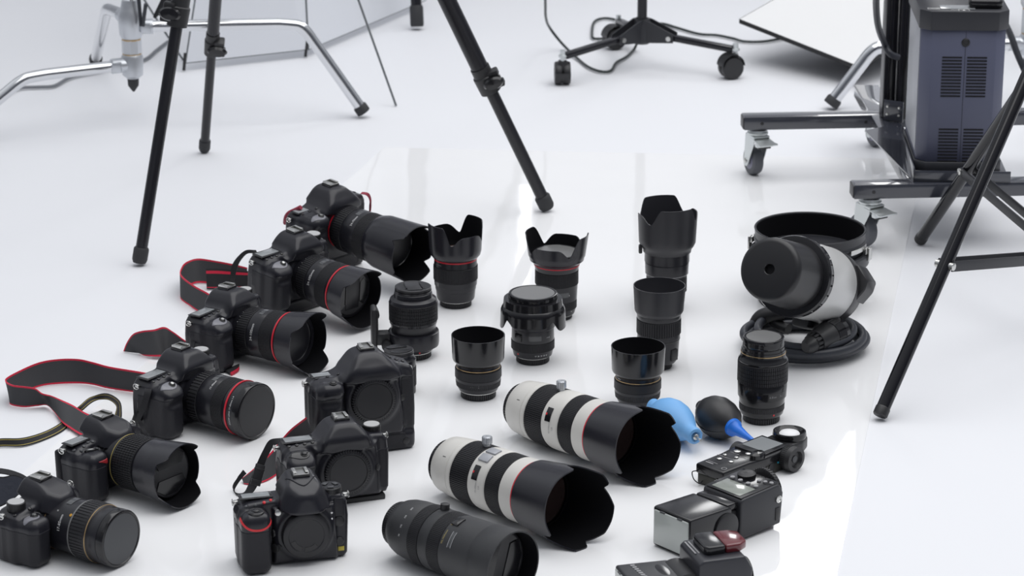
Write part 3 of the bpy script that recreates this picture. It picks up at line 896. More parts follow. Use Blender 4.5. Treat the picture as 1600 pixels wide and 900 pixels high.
for zz, nm in ((0.58, 'upper_collar'), (0.135, 'lower_collar')):
    g = G(); g.lathe([(zz - 0.03, 0.018), (zz - 0.025, 0.026), (zz + 0.03, 0.026), (zz + 0.035, 0.018)], 28, M=Matrix.Translation(c0)); g.build(nm, PLAST, ls, world=True)
def brace(leg, jpx):
    f, d0, d, lo = leg
    a, b = 0.0, 1.0
    for _ in range(40):
        m = (a + b) / 2; q = f + d0 * m
        if q.z < z_at(q.x, q.y, jpx): a = m
        else: b = m
    J = f + d0 * a
    e = c0 + Vector((0, 0, 0.135)) + (J - c0 - Vector((0, 0, J.z))).normalized() * 0.02
    sd = (e - J).cross(Vector((0, 0, 1))).normalized()
    g = G()
    for s in (-1, 1): g.bar(J + sd * s * 0.0125, e + sd * s * 0.0125, 0.003, 0.016, r=0.0006)
    br = g.build('brace', PAINTB, ls, world=True)
    g = G(); g.lathe([(-0.0165, 0.0035), (-0.0155, 0.006), (0.0155, 0.006), (0.0165, 0.0035)], 16, M=frame(J, sd)); g.build('brace_rivet', SILVER, br, world=True)
brace(l1, 414); brace(l2, 267)
d3 = l3
J = f3 + d3[1] * 0.35
g = G(); g.bar(J, c0 + Vector((0, 0, 0.135)), 0.022, 0.016); g.build('brace', PAINTB, ls, world=True)

# ------------------------------------------------------------------ lens building blocks (metres; z runs along the optical axis from the mount)
def mm(prof): return [(a * 0.001, b * 0.001) for a, b in prof]
def shell(g, outer, inner, n=72, mi=0, mi_in=None, M=None):
    """open tube: outer profile upwards then inner profile downwards"""
    g.lathe(mm(outer), n, mi, M, cap0=False, cap1=False)
    g.lathe(mm([outer[-1], inner[0]]), n, mi, M, cap0=False, cap1=False)
    g.lathe(mm(inner), n, mi if mi_in is None else mi_in, M, cap0=False, cap1=False)
    g.lathe(mm([inner[-1], outer[0]]), n, mi, M, cap0=False, cap1=False)
def hood(g, base, hfun, rfun, z0, t=1.6, n=144, M=None, mi=0, mi_in=1, zin=None):
    """flower hood: base = lower outer profile (mm); above z0 the wall rises to hfun(angle) with radius rfun(z)"""
    rows = [(lambda a, z=z, r=r: (z, r)) for z, r in base]
    ns = 6
    for j in range(1, ns + 1):
        rows.append(lambda a, j=j: ((z0 + (hfun(a) - z0) * j / ns), rfun(z0 + (hfun(a) - z0) * j / ns)))
    inn = []
    for j in range(ns, 0, -1):
        inn.append(lambda a, j=j: ((z0 + (hfun(a) - z0) * j / ns), rfun(z0 + (hfun(a) - z0) * j / ns) - t))
    zi = base[0][0] if zin is None else zin
    inn.append(lambda a: (z0, rfun(z0) - t)); inn.append(lambda a: (zi, min(base[0][1], rfun(z0)) - t))
    def strip(rs, m):
        V, Fc = [], []
        for f in rs:
            for k in range(n):
                a = 2 * math.pi * k / n
                z, r = f(a)
                V.append((r * math.cos(a) * 0.001, r * math.sin(a) * 0.001, z * 0.001))
        for i in range(len(rs) - 1):
            for k in range(n):
                k2 = (k + 1) % n
                Fc.append((i * n + k, i * n + k2, (i + 1) * n + k2, (i + 1) * n + k))
        g.add(V, Fc, m, M)
    strip(rows + [inn[0]], mi)
    strip(inn, mi_in)
    strip([inn[-1], rows[0]], mi)
def petals(phase, lo, long_h, short_h, wl=1.0, ws=0.8):
    """rim height round a flower hood: two long petals at phase, two short ones across"""
    def f(a):
        c = math.cos(2 * (a - phase))
        if c >= 0: return lo + (long_h - lo) * smoothstep(min(c * wl, 1)) ** 0.8
        return lo + (short_h - lo) * smoothstep(min(-c * ws * 1.6, 1)) ** 0.8
    return f
def smoothstep(x): x = max(0.0, min(1.0, x)); return x * x * (3 - 2 * x)
def flat_petals(phase, lo, long_h, short_h, half_long, half_short, ramp):
    """petals with flat tops and steep flanks (angles in degrees)"""
    def f(a):
        best = lo
        for c0_, hw, h in ((phase, half_long, long_h), (phase + 180, half_long, long_h), (phase + 90, half_short, short_h), (phase + 270, half_short, short_h)):
            d = abs((math.degrees(a) - c0_ + 180) % 360 - 180)
            best = max(best, lo + (h - lo) * smoothstep((hw + ramp - d) / ramp))
        return best
    return f
def pinch_cap(parent, M, r, z, name='lens_cap', turn=0.0, style='side'):
    """front cap with two pinch grips (mm)"""
    g = G()
    g.lathe(mm([(z - 4, r), (z - 0.6, r), (z, r - 1.2), (z, r - 4), (z - 0.4, r - 4.6), (z - 0.4, 0)]), 64, M=M)
    cap = g.build(name, CAPG, parent)
    T = M @ Matrix.Rotation(turn, 4, 'Z')
    D3 = Matrix.Diagonal((0.001, 0.001, 0.001, 1))
    if style == 'side':
        gb = G(); gb.box((r * 0.00078, r * 0.0014, 0.0012), (0, 0, (z - 0.2) * 0.001), 0.0004, M=T); gb.build('cap_band', CAPG, cap)
    for s in (-1, 1):
        g = G()
        if style == 'side':
            g.prism([(s * r * 0.40, -r * 0.42), (s * r * 0.66, -r * 0.62), (s * r * 0.93, -r * 0.30), (s * r * 0.93, r * 0.30), (s * r * 0.66, r * 0.62), (s * r * 0.40, r * 0.42)][::(1 if s > 0 else -1)], 1.0, M=T @ D3 @ Matrix.Translation((0, 0, z - 0.9)), r=0.3, seg=1)
            g.box((0.0014, r * 0.00084, 0.0030), (s * r * 0.00043, 0, (z - 0.2) * 0.001), 0, M=T)
        else:
            g.prism([(-r * 0.62, s * r * 0.22), (-r * 0.78, s * r * 0.55), (-r * 0.30, s * r * 0.86), (r * 0.30, s * r * 0.86), (r * 0.78, s * r * 0.55), (r * 0.62, s * r * 0.22)][::(-1 if s > 0 else 1)], 1.2, M=T @ D3 @ Matrix.Translation((0, 0, z - 0.3)), r=0.35, seg=1)
        g.build('pinch_grip', GLOSS, cap)
    return cap
def disc_cap(parent, M, r, z, name='lens_cap', disc=CAPGREY, depth=8, lug=None):
    g = G()
    g.lathe(mm([(z - depth, r), (z - 1.8, r), (z - 0.5, r - 0.6), (z, r - 1.8), (z, r - 3.2), (z - 0.9, r - 4.0), (z - 0.9, 0)]), 72, M=M)
    if lug is not None:
        for a in lug: g.box((0.0022, 0.014, 0.0045), ((r - 0.2) * 0.001, 0, (z - 3.5) * 0.001), 0.0006, M=M @ Matrix.Rotation(a, 4, 'Z'))
    cap = g.build(name, GLOSS, parent)
    g = G(); g.lathe(mm([(z - 1.2, r - 4.6), (z - 0.55, r - 4.9), (z - 0.5, 0)]), 64, M=M); g.build('cap_disc', disc, cap)
    return cap
def rear_cap(parent, M, r, h, mt=None):
    g = G(); g.lathe(mm([(0, r - 1.5), (1.2, r)]), 64, M=M); g.lathe(mm([(1.2, r), (h - 1, r)]), rib=(48, 0.0009, 0.55), M=M); g.lathe(mm([(h - 1, r), (h, r - 0.8)]), 64, M=M)
    return g.build('rear_cap', CAPG if mt is None else mt, parent)
def ring(name, parent, M, prof, mt, n=72, rib=None):
    g = G()
    if rib:
        g.lathe(mm([(prof[0][0], prof[0][1] - 1.4), (prof[0][0] + 0.3, prof[0][1])] + prof[1:-1] + [(prof[-1][0] - 0.3, prof[-1][1]), (prof[-1][0], prof[-1][1] - 1.4)]) if False else mm(prof), rib=rib, M=M)
    else: g.lathe(mm(prof), n, M=M)
    return g.build(name, mt, parent)
def ribbed(name, parent, M, z0, z1, r, count, depth=0.8, mt=None, duty=0.6, bands=0):
    """knurled ring; bands > 0 cuts it into rows"""
    g = G()
    g.lathe(mm([(z0, r - 2.0), (z0, r - 0.5), (z0 + 0.5, r)]), 72, M=M, cap1=False)
    g.lathe(mm([(z1 - 0.5, r), (z1, r - 0.5), (z1, r - 2.0)]), 72, M=M, cap0=False)
    a, b = z0 + 0.5, z1 - 0.5
    k = max(1, bands); w = (b - a) / k
    for i in range(k):
        p, q = a + i * w, a + (i + 1) * w
        if bands:
            g.lathe(mm([(p, r - depth), (p + 0.35, r), (q - 0.35, r), (q, r - depth)]), rib=(count, depth * 0.001, duty), M=M, cap0=False, cap1=False)
        else: g.lathe(mm([(p, r), (q, r)]), rib=(count, depth * 0.001, duty), M=M, cap0=False, cap1=False)
    return g.build(name, RUBBER if mt is None else mt, parent, sharp=28)
def scale_window(parent, M, z, r, ang, w=17, h=7, name='distance_window'):
    g = G(); T = M @ Matrix.Rotation(ang, 4, 'Z')
    n = 8; V = []; Fc = []
    half = w / r / 2
    for k in range(n + 1):
        a = -half + 2 * half * k / n
        for zz in (z - h / 2, z + h / 2):
            V.append(((r + 0.25) * math.cos(a) * 0.001, (r + 0.25) * math.sin(a) * 0.001, zz * 0.001))
    for k in range(n): Fc.append((2 * k, 2 * k + 2, 2 * k + 3, 2 * k + 1))
    g.add(V, Fc, 0, T)
    return g.build(name, mat('smoky_scale_window', (0.055, 0.058, 0.062), 0.14, coat=0.4), parent, recalc=False)
def lettering(parent, M, items, mt=WHITEINK, name='lettering'):
    """items: (text, size mm, radius mm, angle, z mm, turn)"""
    g = G()
    for it in items:
        text_round(g, it[0], it[1] * 0.001, (it[2] + 0.15) * 0.001, it[3], it[4] * 0.001, 0, M, it[5] if len(it) > 5 else 0, up=(it[6] if len(it) > 6 else 1))
    return g.build(name, mt, parent, sharp=0, recalc=False)
def dot(parent, M, r, ang, z, mt, name='index_dot', s=1.6):
    g = G(); a = ang
    T = M @ frame(((r + 0.05) * 0.001 * math.cos(a), (r + 0.05) * 0.001 * math.sin(a), z * 0.001), (math.cos(a), math.sin(a), 0), (0, 0, 1))
    g.lathe([(0, s * 0.001), (0.0004, s * 0.0008), (0.0004, 0)], 14, M=T)
    return g.build(name, mt, parent)
I4 = Matrix.Identity(4)
VIEW = math.radians(-90)     # direction of the camera seen from a standing lens

def standing(label, x, y, group='upright lenses'):
    return thing('camera_lens', label, 'lens', (x, y, SH), group=group)
def barrel(parent, M, prof, mt=SATIN, name='barrel'):
    g = G(); g.lathe(mm(prof), 80, M=M)
    return g.build(name, mt, parent)

# A: petal hood, red ring
t = standing('upright lens with deep flower hood and bright red ring beside the biggest hooded camera', -0.0936, 4.4452)
rear_cap(t, I4, 26.3, 9.6)
ring('mount_ring', t, I4, [(9.6, 25.5), (9.8, 27.6), (10.6, 27.6), (10.8, 25)], SILVER)
bl_ = barrel(t, I4, [(10.8, 26.5), (11.5, 30.4), (14, 31.6), (28.5, 33.0), (29, 33.6), (36.6, 34.5), (37, 35.3), (46, 35.9), (46.2, 35.0), (70.7, 35.0), (71, 35.8), (80.4, 35.3), (88, 35.2), (88, 30)])
ribbed('focus_ring', t, I4, 46.6, 70.2, 36.9, 84, 0.8)
ring('red_ring', t, I4, [(80.6, 35.0), (80.8, 36.0), (82.9, 36.0), (83.1, 35.0)], RED)
scale_window(t, I4, 41.5, 35.7, math.radians(-152))
lettering(t, I4, [('1.2', 2.6, 33.8, math.radians(-128), 40, 0), ('ULTRASONIC', 2.2, 35.6, math.radians(-140), 76, 0)], GREYINK)
g = G()
hood(g, [(83.8, 36.0), (84.5, 37.7), (89.5, 41.6), (96.4, 43.2)], petals(math.radians(37), 113, 144.5, 128, 1.5, 0.7), lambda z: 43.2 + (z - 96.4) * 0.05, 96.4)
g.build('lens_hood', [HOODM, HOODIN], t)
g = G(); g.lathe(mm([(86, 34.0), (94, 33.0), (94.3, 30.5), (93, 30), (93.4, 20), (94.5, 0)]), 64); g.build('front_glass', GLASS, t)

# B: macro with tripod collar
t = standing('upright ribbed black lens with pinch cap and side tripod collar foot', -0.1552, 4.1933)
rear_cap(t, I4, 27.8, 9.6)
ring('mount_ring', t, I4, [(9.6, 26), (9.8, 29.0), (10.6, 29.0), (10.8, 26)], SILVER)
barrel(t, I4, [(10.7, 28.8), (12, 30), (18.2, 36.5), (18.6, 36.5), (42, 36.5), (42.6, 34.6), (56, 36.4), (57, 37.4), (61, 37.6), (61, 36.6), (90, 36.6), (91, 38.0), (95.6, 36.6), (97.5, 33.2), (99.1, 30.2), (101.5, 29.6), (102, 30.4), (106, 29.6), (107, 28.4), (108.5, 29.0), (110.5, 29.0), (110.5, 20)])
ribbed('focus_ring', t, I4, 61.2, 90.5, 38.5, 76, 0.9, bands=5)
g = G(); g.lathe(mm([(18.4, 36.8), (19.4, 39.6), (24, 40.4), (38, 40.4), (42, 39.8), (43.0, 37.5), (43.0, 35)]), 72)
col_ = g.build('tripod_collar', SATIN, t)
T = Matrix.Rotation(math.radians(187), 4, 'Z')
g = G()
g.box((0.030, 0.024, 0.020), (0.047, 0, 0.032), 0.004, M=T)
g.box((0.009, 0.030, 0.072), (0.0625, 0, 0.048), 0.004, M=T, seg=3)
g.box((0.003, 0.018, 0.048), (0.0575, 0, 0.056), 0.0012, M=T)
g.build('collar_foot', PLAST, col_)
g = G(); g.lathe([(0, 0.008), (0.012, 0.008), (0.013, 0.006)], rib=(18, 0.0008, 0.5), M=T @ Matrix.Translation((0.044, 0.010, 0.024)) @ Matrix.Rotation(math.radians(-90), 4, 'X')); g.build('collar_knob', PLAST, col_)
g = G()
for k, a in enumerate((-120, -96, -76)):
    g.add([((37.55) * math.cos(math.radians(a + d)) * 0.001, 37.55 * math.sin(math.radians(a + d)) * 0.001, z * 0.001) for d, z in ((-5, 57.4), (5, 57.4), (5, 60.6), (-5, 60.6))], [(0, 1, 2, 3)])
g.build('scale_marks', GLOSS, t, recalc=False)
dot(t, I4, 34.0, math.radians(-72), 15.4, REDINK)
lettering(t, I4, [('MACRO LENS', 2.2, 37.4, math.radians(-135), 58.6, 0)], GREYINK)
pinch_cap(t, I4, 28.6, 115.6, turn=math.radians(12))

# C and I: short telephotos with round hoods
def round_hood_lens(label, x, y, mark):
    t = standing(label, x, y)
    rear_cap(t, I4, 26.8, 10.6)
    ring('mount_ring', t, I4, [(10.5, 25), (10.8, 28.2), (11.8, 28.2), (12, 25)], SILVER)
    barrel(t, I4, [(11.8, 26.5), (12.2, 29.4), (17.5, 31.8), (19.5, 32.9), (28.3, 34.2), (32.8, 34.8), (33, 34), (47.2, 34), (48.4, 33.4), (58, 33.3), (58, 28)])
    ring('grip_band', t, I4, [(19.0, 32.2), (19.4, 33.6), (27.6, 34.5), (28, 33.5)], RUBBER, rib=(70, 0.0006, 0.6))
    ring('focus_ring', t, I4, [(33.2, 34.2), (33.6, 35.5), (46.6, 35.4), (47.0, 34)], RUBBER)
    ring('bronze_ring', t, I4, [(48.6, 32.5), (48.8, 33.9), (49.7, 33.9), (49.9, 32.5)], GOLD)
    g = G()
    shell(g, [(54.6, 33.6), (56.2, 34.6), (59.2, 38.2), (62.4, 39.3), (98.2, 40.6)], [(98.2, 39.0), (64, 37.6), (58, 33.5)], 96, 0, 1)
    g.build('lens_hood', [GLOSS, HOODIN], t)
    g = G(); g.lathe(mm([(57.5, 33.2), (58, 30), (57.2, 29), (58.5, 0)]), 64); g.build('front_glass', GLASS, t)
    if mark:
        lettering(t, I4, [('CE', 4.2, 33.7, math.radians(-107), 26.2, 0), ('&', 3.6, 33.7, math.radians(-96), 26.2, 0)], GREYINK)
        g = G(); a = math.radians(-89)
        T = frame((0.0339 * math.cos(a), 0.0339 * math.sin(a), 0.0262), (math.cos(a), math.sin(a), 0), (0, 0, 1))
        g.lathe([(0, 0.0012), (0.0002, 0.0012), (0.0002, 0.0019), (0, 0.0019)], 20, M=T, closed=True); g.build('mark', GREYINK, t)
    else:
        lettering(t, I4, [('0.85m', 3.0, 33.5, math.radians(-148), 52.2, 0)], WHITEINK)
round_hood_lens('upright lens with glossy round hood and bronze ring, left of the white telephotos', -0.0511, 4.0112, True)
round_hood_lens('upright lens with glossy round hood and bronze ring, beside the blue blower', 0.1883, 3.9606, False)

# D: wide zoom with its flower hood reversed
t = standing('upright zoom lens with reversed flower hood and grey disc cap', 0.0327, 4.1700)
rear_cap(t, I4, 26.2, 10.0)
ring('mount_ring', t, I4, [(9.8, 25), (10.0, 27.4), (10.5, 27.4), (10.8, 25)], SILVER)
barrel(t, I4, [(10.4, 27), (12, 30.4), (20.3, 32.2), (22.4, 33.0), (37, 33.2), (38, 33.6), (57, 33.1), (59, 35), (92, 36), (100, 37), (100, 30)])
ribbed('zoom_ring', t, I4, 22.8, 37.4, 34.2, 96, 0.6)
scale_window(t, I4, 47, 33.3, math.radians(-84), 20, 8)
lettering(t, I4, [('17  20  24  28  35', 3.0, 32.1, math.radians(-66), 17.6, 0), ('17-40', 3.0, 33.4, math.radians(-45), 46.5, 0)], WHITEINK)
lettering(t, I4, [('AF', 3.0, 33.6, math.radians(-133), 47.5, 0)], WHITEINK, 'switch_lettering')
g = G(); g.box((0.003, 0.013, 0.012), (0.0335, 0, 0.0465), 0.001, M=Matrix.Rotation(math.radians(-133), 4, 'Z')); g.build('focus_switch', GLOSS, t)
dot(t, I4, 31.6, math.radians(-137), 18.5, REDINK)
g = G()
Mr = Matrix.Translation((0, 0, 0.1045)) @ Matrix.Rotation(math.pi, 4, 'X')
hood(g, [(0.3, 38.5), (0.6, 45.6), (12.0, 46.6), (14, 48.5), (18.5, 50.4)], petals(math.radians(8), 27.5, 45.5, 36.0, 1.5, 1.0), lambda z: 50.4 + (z - 18.5) * 0.05, 18.5, M=Mr)
g.build('lens_hood', [GLOSS, HOODIN], t)
disc_cap(t, I4, 38.3, 113.0, disc=mat('pale_grey_cap_disc', (0.16, 0.16, 0.16), 0.28), depth=9)

# E: wide zoom with open flower hood
t = standing('upright lens with wide open flower hood, behind the reversed-hood lens', 0.0732, 4.3821)
rear_cap(t, I4, 25.8, 7.0)
ring('mount_ring', t, I4, [(6.8, 24), (7.0, 28.0), (7.5, 28.0), (7.8, 24)], SILVER)
barrel(t, I4, [(7.4, 27), (9, 29.6), (15.8, 31.4), (33, 32.8), (33, 33.2), (41.4, 33.6), (58.5, 34.6), (59, 34.8), (83, 34.8), (84.6, 35.7), (92, 37), (96, 38.6), (96, 30)])
ribbed('zoom_ring', t, I4, 18.5, 33.0, 33.2, 90, 0.6)
ribbed('focus_ring', t, I4, 59.5, 82.4, 35.7, 96, 0.7)
ring('red_ring', t, I4, [(91.0, 36), (91.2, 37.6), (93.0, 37.8), (93.2, 36)], RED)
scale_window(t, I4, 47, 33.9, math.radians(-70), 18, 8)
lettering(t, I4, [('16-35', 3.0, 33.9, math.radians(-58), 45.5, 0), ('35', 2.8, 31.9, math.radians(-42), 16.0, 0)], WHITEINK)
g = G()
hood(g, [(95.4, 38.6), (96.0, 39.6), (100.0, 44.4), (104.1, 45.0), (107.5, 46.8)], petals(math.radians(160), 113.0, 144.5, 128, 1.3, 0.8), lambda z: 46.8 + (z - 107.5) * 0.14, 107.5)
g.build('lens_hood', [HOODM, HOODIN], t)
disc_cap(t, I4, 39.5, 113.0, disc=mat('pale_grey_cap_disc', (0.16, 0.16, 0.16), 0.28), depth=8)

# F: long zoom with angular flower hood
t = standing('tall upright zoom lens with large angular charcoal flower hood', 0.2557, 4.4273)
rear_cap(t, I4, 24.6, 9)
barrel(t, I4, [(9, 26), (14, 30.4), (30, 31.6), (60.5, 33.4), (61.5, 35), (64.3, 35.6), (80.8, 36.3), (81.2, 36.0), (82.6, 36.0), (83, 37.2), (99, 37.2), (104, 38), (112, 38), (112, 32)])
ribbed('zoom_ring', t, I4, 32, 58, 33.6, 80, 0.7)
ring('silver_line', t, I4, [(62.0, 34.4), (62.3, 35.6), (63.0, 35.7), (63.2, 34.5)], GREYINK)
lettering(t, I4, [('24-70mm', 3.4, 33.0, math.radians(-42), 60.5, 0)], WHITEINK)
g = G()
hood(g, [(98.8, 37.6), (100, 39.8), (105.7, 40.6), (109.5, 43.8), (116.0, 46.8)], flat_petals(106, 155.0, 181.0, 166.0, 30, 10, 24), lambda z: 46.8 + (z - 116) * 0.045, 116)
g.build('lens_hood', [mat('charcoal_hood_plastic', (0.026, 0.026, 0.031), 0.42, bump=0.05), mat('charcoal_hood_lining', (0.020, 0.020, 0.026), 0.6)], t)
g = G(); g.box((0.006, 0.012, 0.014), (-0.0445, -0.010, 0.106), 0.002); g.build('hood_latch', PLAST, t)
g = G(); g.lathe(mm([(111, 37.5), (112, 33), (110, 31), (112, 0)]), 48); g.build('front_glass', GLASS, t)

# H: matt lens with round hood
t = standing('upright matt black lens with plain round hood, just before the tall lens', 0.2285, 4.1436)
rear_cap(t, I4, 22.0, 8)
barrel(t, I4, [(8, 23.5), (9.5, 27), (12, 28.8), (18, 31.0), (42, 32.3), (49, 33.2), (52, 33.4), (80, 33.4), (81, 34.2), (88.8, 34.6), (91, 34.8), (91, 28)])
ribbed('focus_ring', t, I4, 57, 80, 34.8, 56, 0.8, duty=0.75)
g = G(); g.box((0.004, 0.014, 0.018), (0.0318, 0, 0.026), 0.001, M=Matrix.Rotation(math.radians(-42), 4, 'Z')); g.build('focus_switch', PLAST, t)
ring('groove_ring', t, I4, [(46.5, 32.6), (46.8, 33.4), (48.4, 33.6), (48.7, 32.6)], GLOSS)
g = G()
shell(g, [(87.0, 33.5), (88.5, 35.2), (92.5, 37.6), (95, 38.2), (133.3, 40.5)], [(133.3, 39.0), (96, 36.6), (90, 33)], 96, 0, 1)
g.build('lens_hood', [_M['charcoal_hood_plastic'], _M['charcoal_hood_lining']], t)
lettering(t, I4, [('o', 2.6, 38.1, math.radians(-135), 96.5, 0), ('-o', 2.6, 38.1, math.radians(-52), 96.5, 0)], GREYINK, 'hood_marks')

# J: macro with grey cap
t = standing('upright black lens with grey disc cap in front of the coiled cable', 0.3704, 3.9115)
rear_cap(t, I4, 27.4, 9.6)
ring('mount_ring', t, I4, [(9.4, 26), (9.6, 27.9), (10.2, 27.9), (10.4, 26)], PLAST)
barrel(t, I4, [(9.9, 27.4), (11, 30), (13.3, 32.0), (18.6, 33.2), (29.3, 33.2), (30.2, 33.6), (39, 34.2), (40, 36), (60.6, 36.6), (62, 35.6), (94, 36), (96.4, 36.8), (99, 35.6), (101.6, 33.6), (107, 33.2), (112.2, 32.7), (112.6, 31.2), (116.4, 31), (117, 30), (120, 31), (123, 30.5), (124, 29), (124, 20)], GLOSS)
ribbed('focus_ring', t, I4, 62.5, 93.5, 37.4, 72, 0.8, bands=5)
ring('bronze_ring', t, I4, [(107.4, 32), (107.6, 33.5), (108.5, 33.5), (108.7, 32)], GOLD)
ring('grip_band', t, I4, [(19.2, 32.6), (19.6, 33.6), (28.4, 33.7), (28.8, 32.6)], RUBBER, rib=(70, 0.0005, 0.6))
g = G(); 
T = Matrix.Rotation(math.radians(-62), 4, 'Z')
n = 10; V = []; Fq = []
for k in range(n + 1):
    a = math.radians(-32 + 64 * k / n)
    for rr, zz in ((35.0, 41.5), (36.9, 42.2), (36.9, 52.0), (35.0, 52.7)): V.append((rr * 0.001 * math.cos(a), rr * 0.001 * math.sin(a), zz * 0.001))
for k in range(n):
    for j in range(3): Fq.append((4 * k + j, 4 * k + 4 + j, 4 * k + 5 + j, 4 * k + 1 + j))
Fq += [(3, 2, 1, 0), (4 * n, 4 * n + 1, 4 * n + 2, 4 * n + 3)]
g.add(V, Fq, 0, T); g.build('scale_panel', GLOSS, t)
lettering(t, I4, [('0.31m', 4.6, 36.9, math.radians(-69), 47, 0), ('1:1', 4.6, 36.9, math.radians(-46), 47, 0)], GREYINK)
dot(t, I4, 33.0, math.radians(-62), 17.0, REDINK)
disc_cap(t, I4, 30.6, 131.2, disc=mat('pale_grey_cap_disc', (0.16, 0.16, 0.16), 0.28), depth=8.5, lug=(math.radians(-80),))

# G: short lens behind the bare pro body
t = standing('short capped lens mostly hidden behind the tall bare camera body', -0.172, 4.03)
barrel(t, I4, [(0, 24.5), (1, 25.5), (44, 25.5), (47, 26.2), (54, 26.0), (57, 23.5), (60, 22.5), (63, 23.0), (64, 22.4), (64, 15)])
ribbed('focus_ring', t, I4, 12, 42, 26.4, 70, 0.6)
pinch_cap(t, I4, 22.6, 68.5, turn=math.radians(20), style='nik')

# ------------------------------------------------------------------ white telephotos and the dark telephoto lying on the sheet
def lying(name_label, pr_, pf_, group):
    d = (pf_ - pr_).normalized()
    M = frame(pr_, d, (1, 0, 0))
    # x axis of the local frame is horizontal, to the right of the barrel seen from behind; y points down/up
    t = thing('telephoto_lens', name_label, 'lens', M=M, group=group)
    return t, (pf_ - pr_).length
def tele_rim(vw, S):
    P_ = [(0, 254), (30, 255), (50, 259), (58, 259), (67, 235), (80, 236), (95, 252), (106, 267), (128, 267), (136, 256), (145, 262), (160, 271), (180, 272)]
    xs_, ys_ = [p[0] for p in P_], [p[1] * S for p in P_]
    return lambda a: float(np.interp(abs((math.degrees(a - vw) + 180) % 360 - 180), xs_, ys_))
def white_tele(label, ra_, fa_, switches, phase):
    pr_, pf_ = at(*ra_), at(*fa_)
    t, L = lying(label, pr_, pf_, 'white telephoto lenses')
    # angle of "up" in the local frame
    R = t.matrix_basis.to_3x3()
    upl = R.transposed() @ Vector((0, 0, 1)); UP = math.atan2(upl.y, upl.x)
    view = R.transposed() @ (Vector((0, 0, CAM_H)) - pr_).normalized(); VW = math.atan2(view.y, view.x)
    S = 1.03
    def Z(a): return [(z * S, r * S) for z, r in a]
    rear_cap(t, I4 , 33.5, 10)
    barrel(t, I4, Z([(9, 33), (10, 36), (13, 38.5), (30, 40.5), (46, 42), (47, 41), (48, 42.3), (54, 42.3), (55, 41.3), (92, 41.3), (93, 42.4), (97, 43), (121, 43.2), (124, 42.2), (125, 41.4), (154, 41.4), (155, 43.2), (160, 43.4), (184, 43.4), (185, 42), (185, 38)]), WHITEPAINT)
    g = G(); g.lathe(mm(Z([(184.5, 42.5), (197, 42.5), (198, 41.5), (198, 39)])), 72, cap0=False, cap1=False); g.build('filter_ring', HOODIN, t)
    ribbed('zoom_ring', t, I4, 56 * S, 91 * S, 42.6 * S, 96, 0.8)
    ribbed('focus_ring', t, I4, 126 * S, 153 * S, 42.8 * S, 110, 0.7)
    ring('red_ring', t, I4, Z([(178, 43), (178.2, 43.8), (180.2, 43.8), (180.4, 43)]), RED)
    g = G()
    w = 12 
    def curved(a0, a1, z0, z1, r, nn=8):
        V, Fq = [], []
        for k in range(nn + 1):
            a = a0 + (a1 - a0) * k / nn
            for zz in (z0, z1): V.append((r * 0.001 * math.cos(a), r * 0.001 * math.sin(a), zz * 0.001))
        for k in range(nn): Fq.append((2 * k, 2 * k + 2, 2 * k + 3, 2 * k + 1))
        return V, Fq
    g.add(*curved(VW + 0.22, VW - 0.24, 100 * S, 111 * S, 43.7 * S))
    g.build('distance_window', GLOSS, t, recalc=False)
    g = G(); g.add(*curved(VW + 0.02, VW - 0.05, 100 * S, 103 * S, 43.85 * S, 2)); g.build('red_scale_mark', REDINK, t, recalc=False)
    g = G(); g.add(*curved(VW - 0.15, VW - 0.17, 33 * S, 41 * S, 42.6, 2))
    g.build('index_lines', PLAST, t, recalc=False)
    if switches:
        g = G()
        g.box((0.0035, 0.013, 0.020), (0.0447, 0, 0.111), 0.001, M=Matrix.Rotation(VW - 0.55, 4, 'Z')); g.box((0.0035, 0.013, 0.020), (0.0447, 0, 0.111), 0.001, M=Matrix.Rotation(VW - 0.9, 4, 'Z'))
        g.build('switch_panel', PANELG, t)
    lettering(t, I4, [('70-200mm', 4.0, 43.6 * S, VW + 0.42, 110 * S, 0, -1), ('2.8', 4.0, 43.6 * S, VW + 0.42, 116 * S, 0, -1)], GREYINK)
    # knob of the tripod ring
    kn = VW - 1.12
    T = frame((0.0425 * math.cos(kn), 0.0425 * math.sin(kn), 0.086 if switches else 0.092), (math.cos(kn), math.sin(kn), 0), (0, 0, 1))
    g = G(); g.lathe([(-0.004, 0.005), (0.004, 0.005)], 14, M=T); g.lathe([(0.004, 0.0062), (0.005, 0.0072), (0.014, 0.0072), (0.0155, 0.006), (0.0155, 0)], rib=(16, 0.0008, 0.5), M=T); g.build('ring_knob', CAST, t)
    g = G()
    # flared petal hood on the bayonet
    hood(g, Z([(181, 44.0), (182, 45.6), (190, 46.6)]), tele_rim(VW, S), lambda z: 46.6 * S + (z - 190 * S) * 0.105, 190 * S, t=1.8)
    g.build('lens_hood', [HOODM, HOODIN], t)
    g = G(); g.lathe(mm(Z([(190, 41), (194, 39), (193, 36), (194, 0)])), 48); g.build('front_glass', GLASS, t)
    return t
white_tele('white telephoto lens lying with its black hood beside the blue blower', (812, 633, 0.043), (1023, 702, 0.0580), False, math.radians(38))
white_tele('white telephoto lens lying between its twin and the dark telephoto', (697, 722, 0.043), (911, 797, 0.0580), True, math.radians(40))

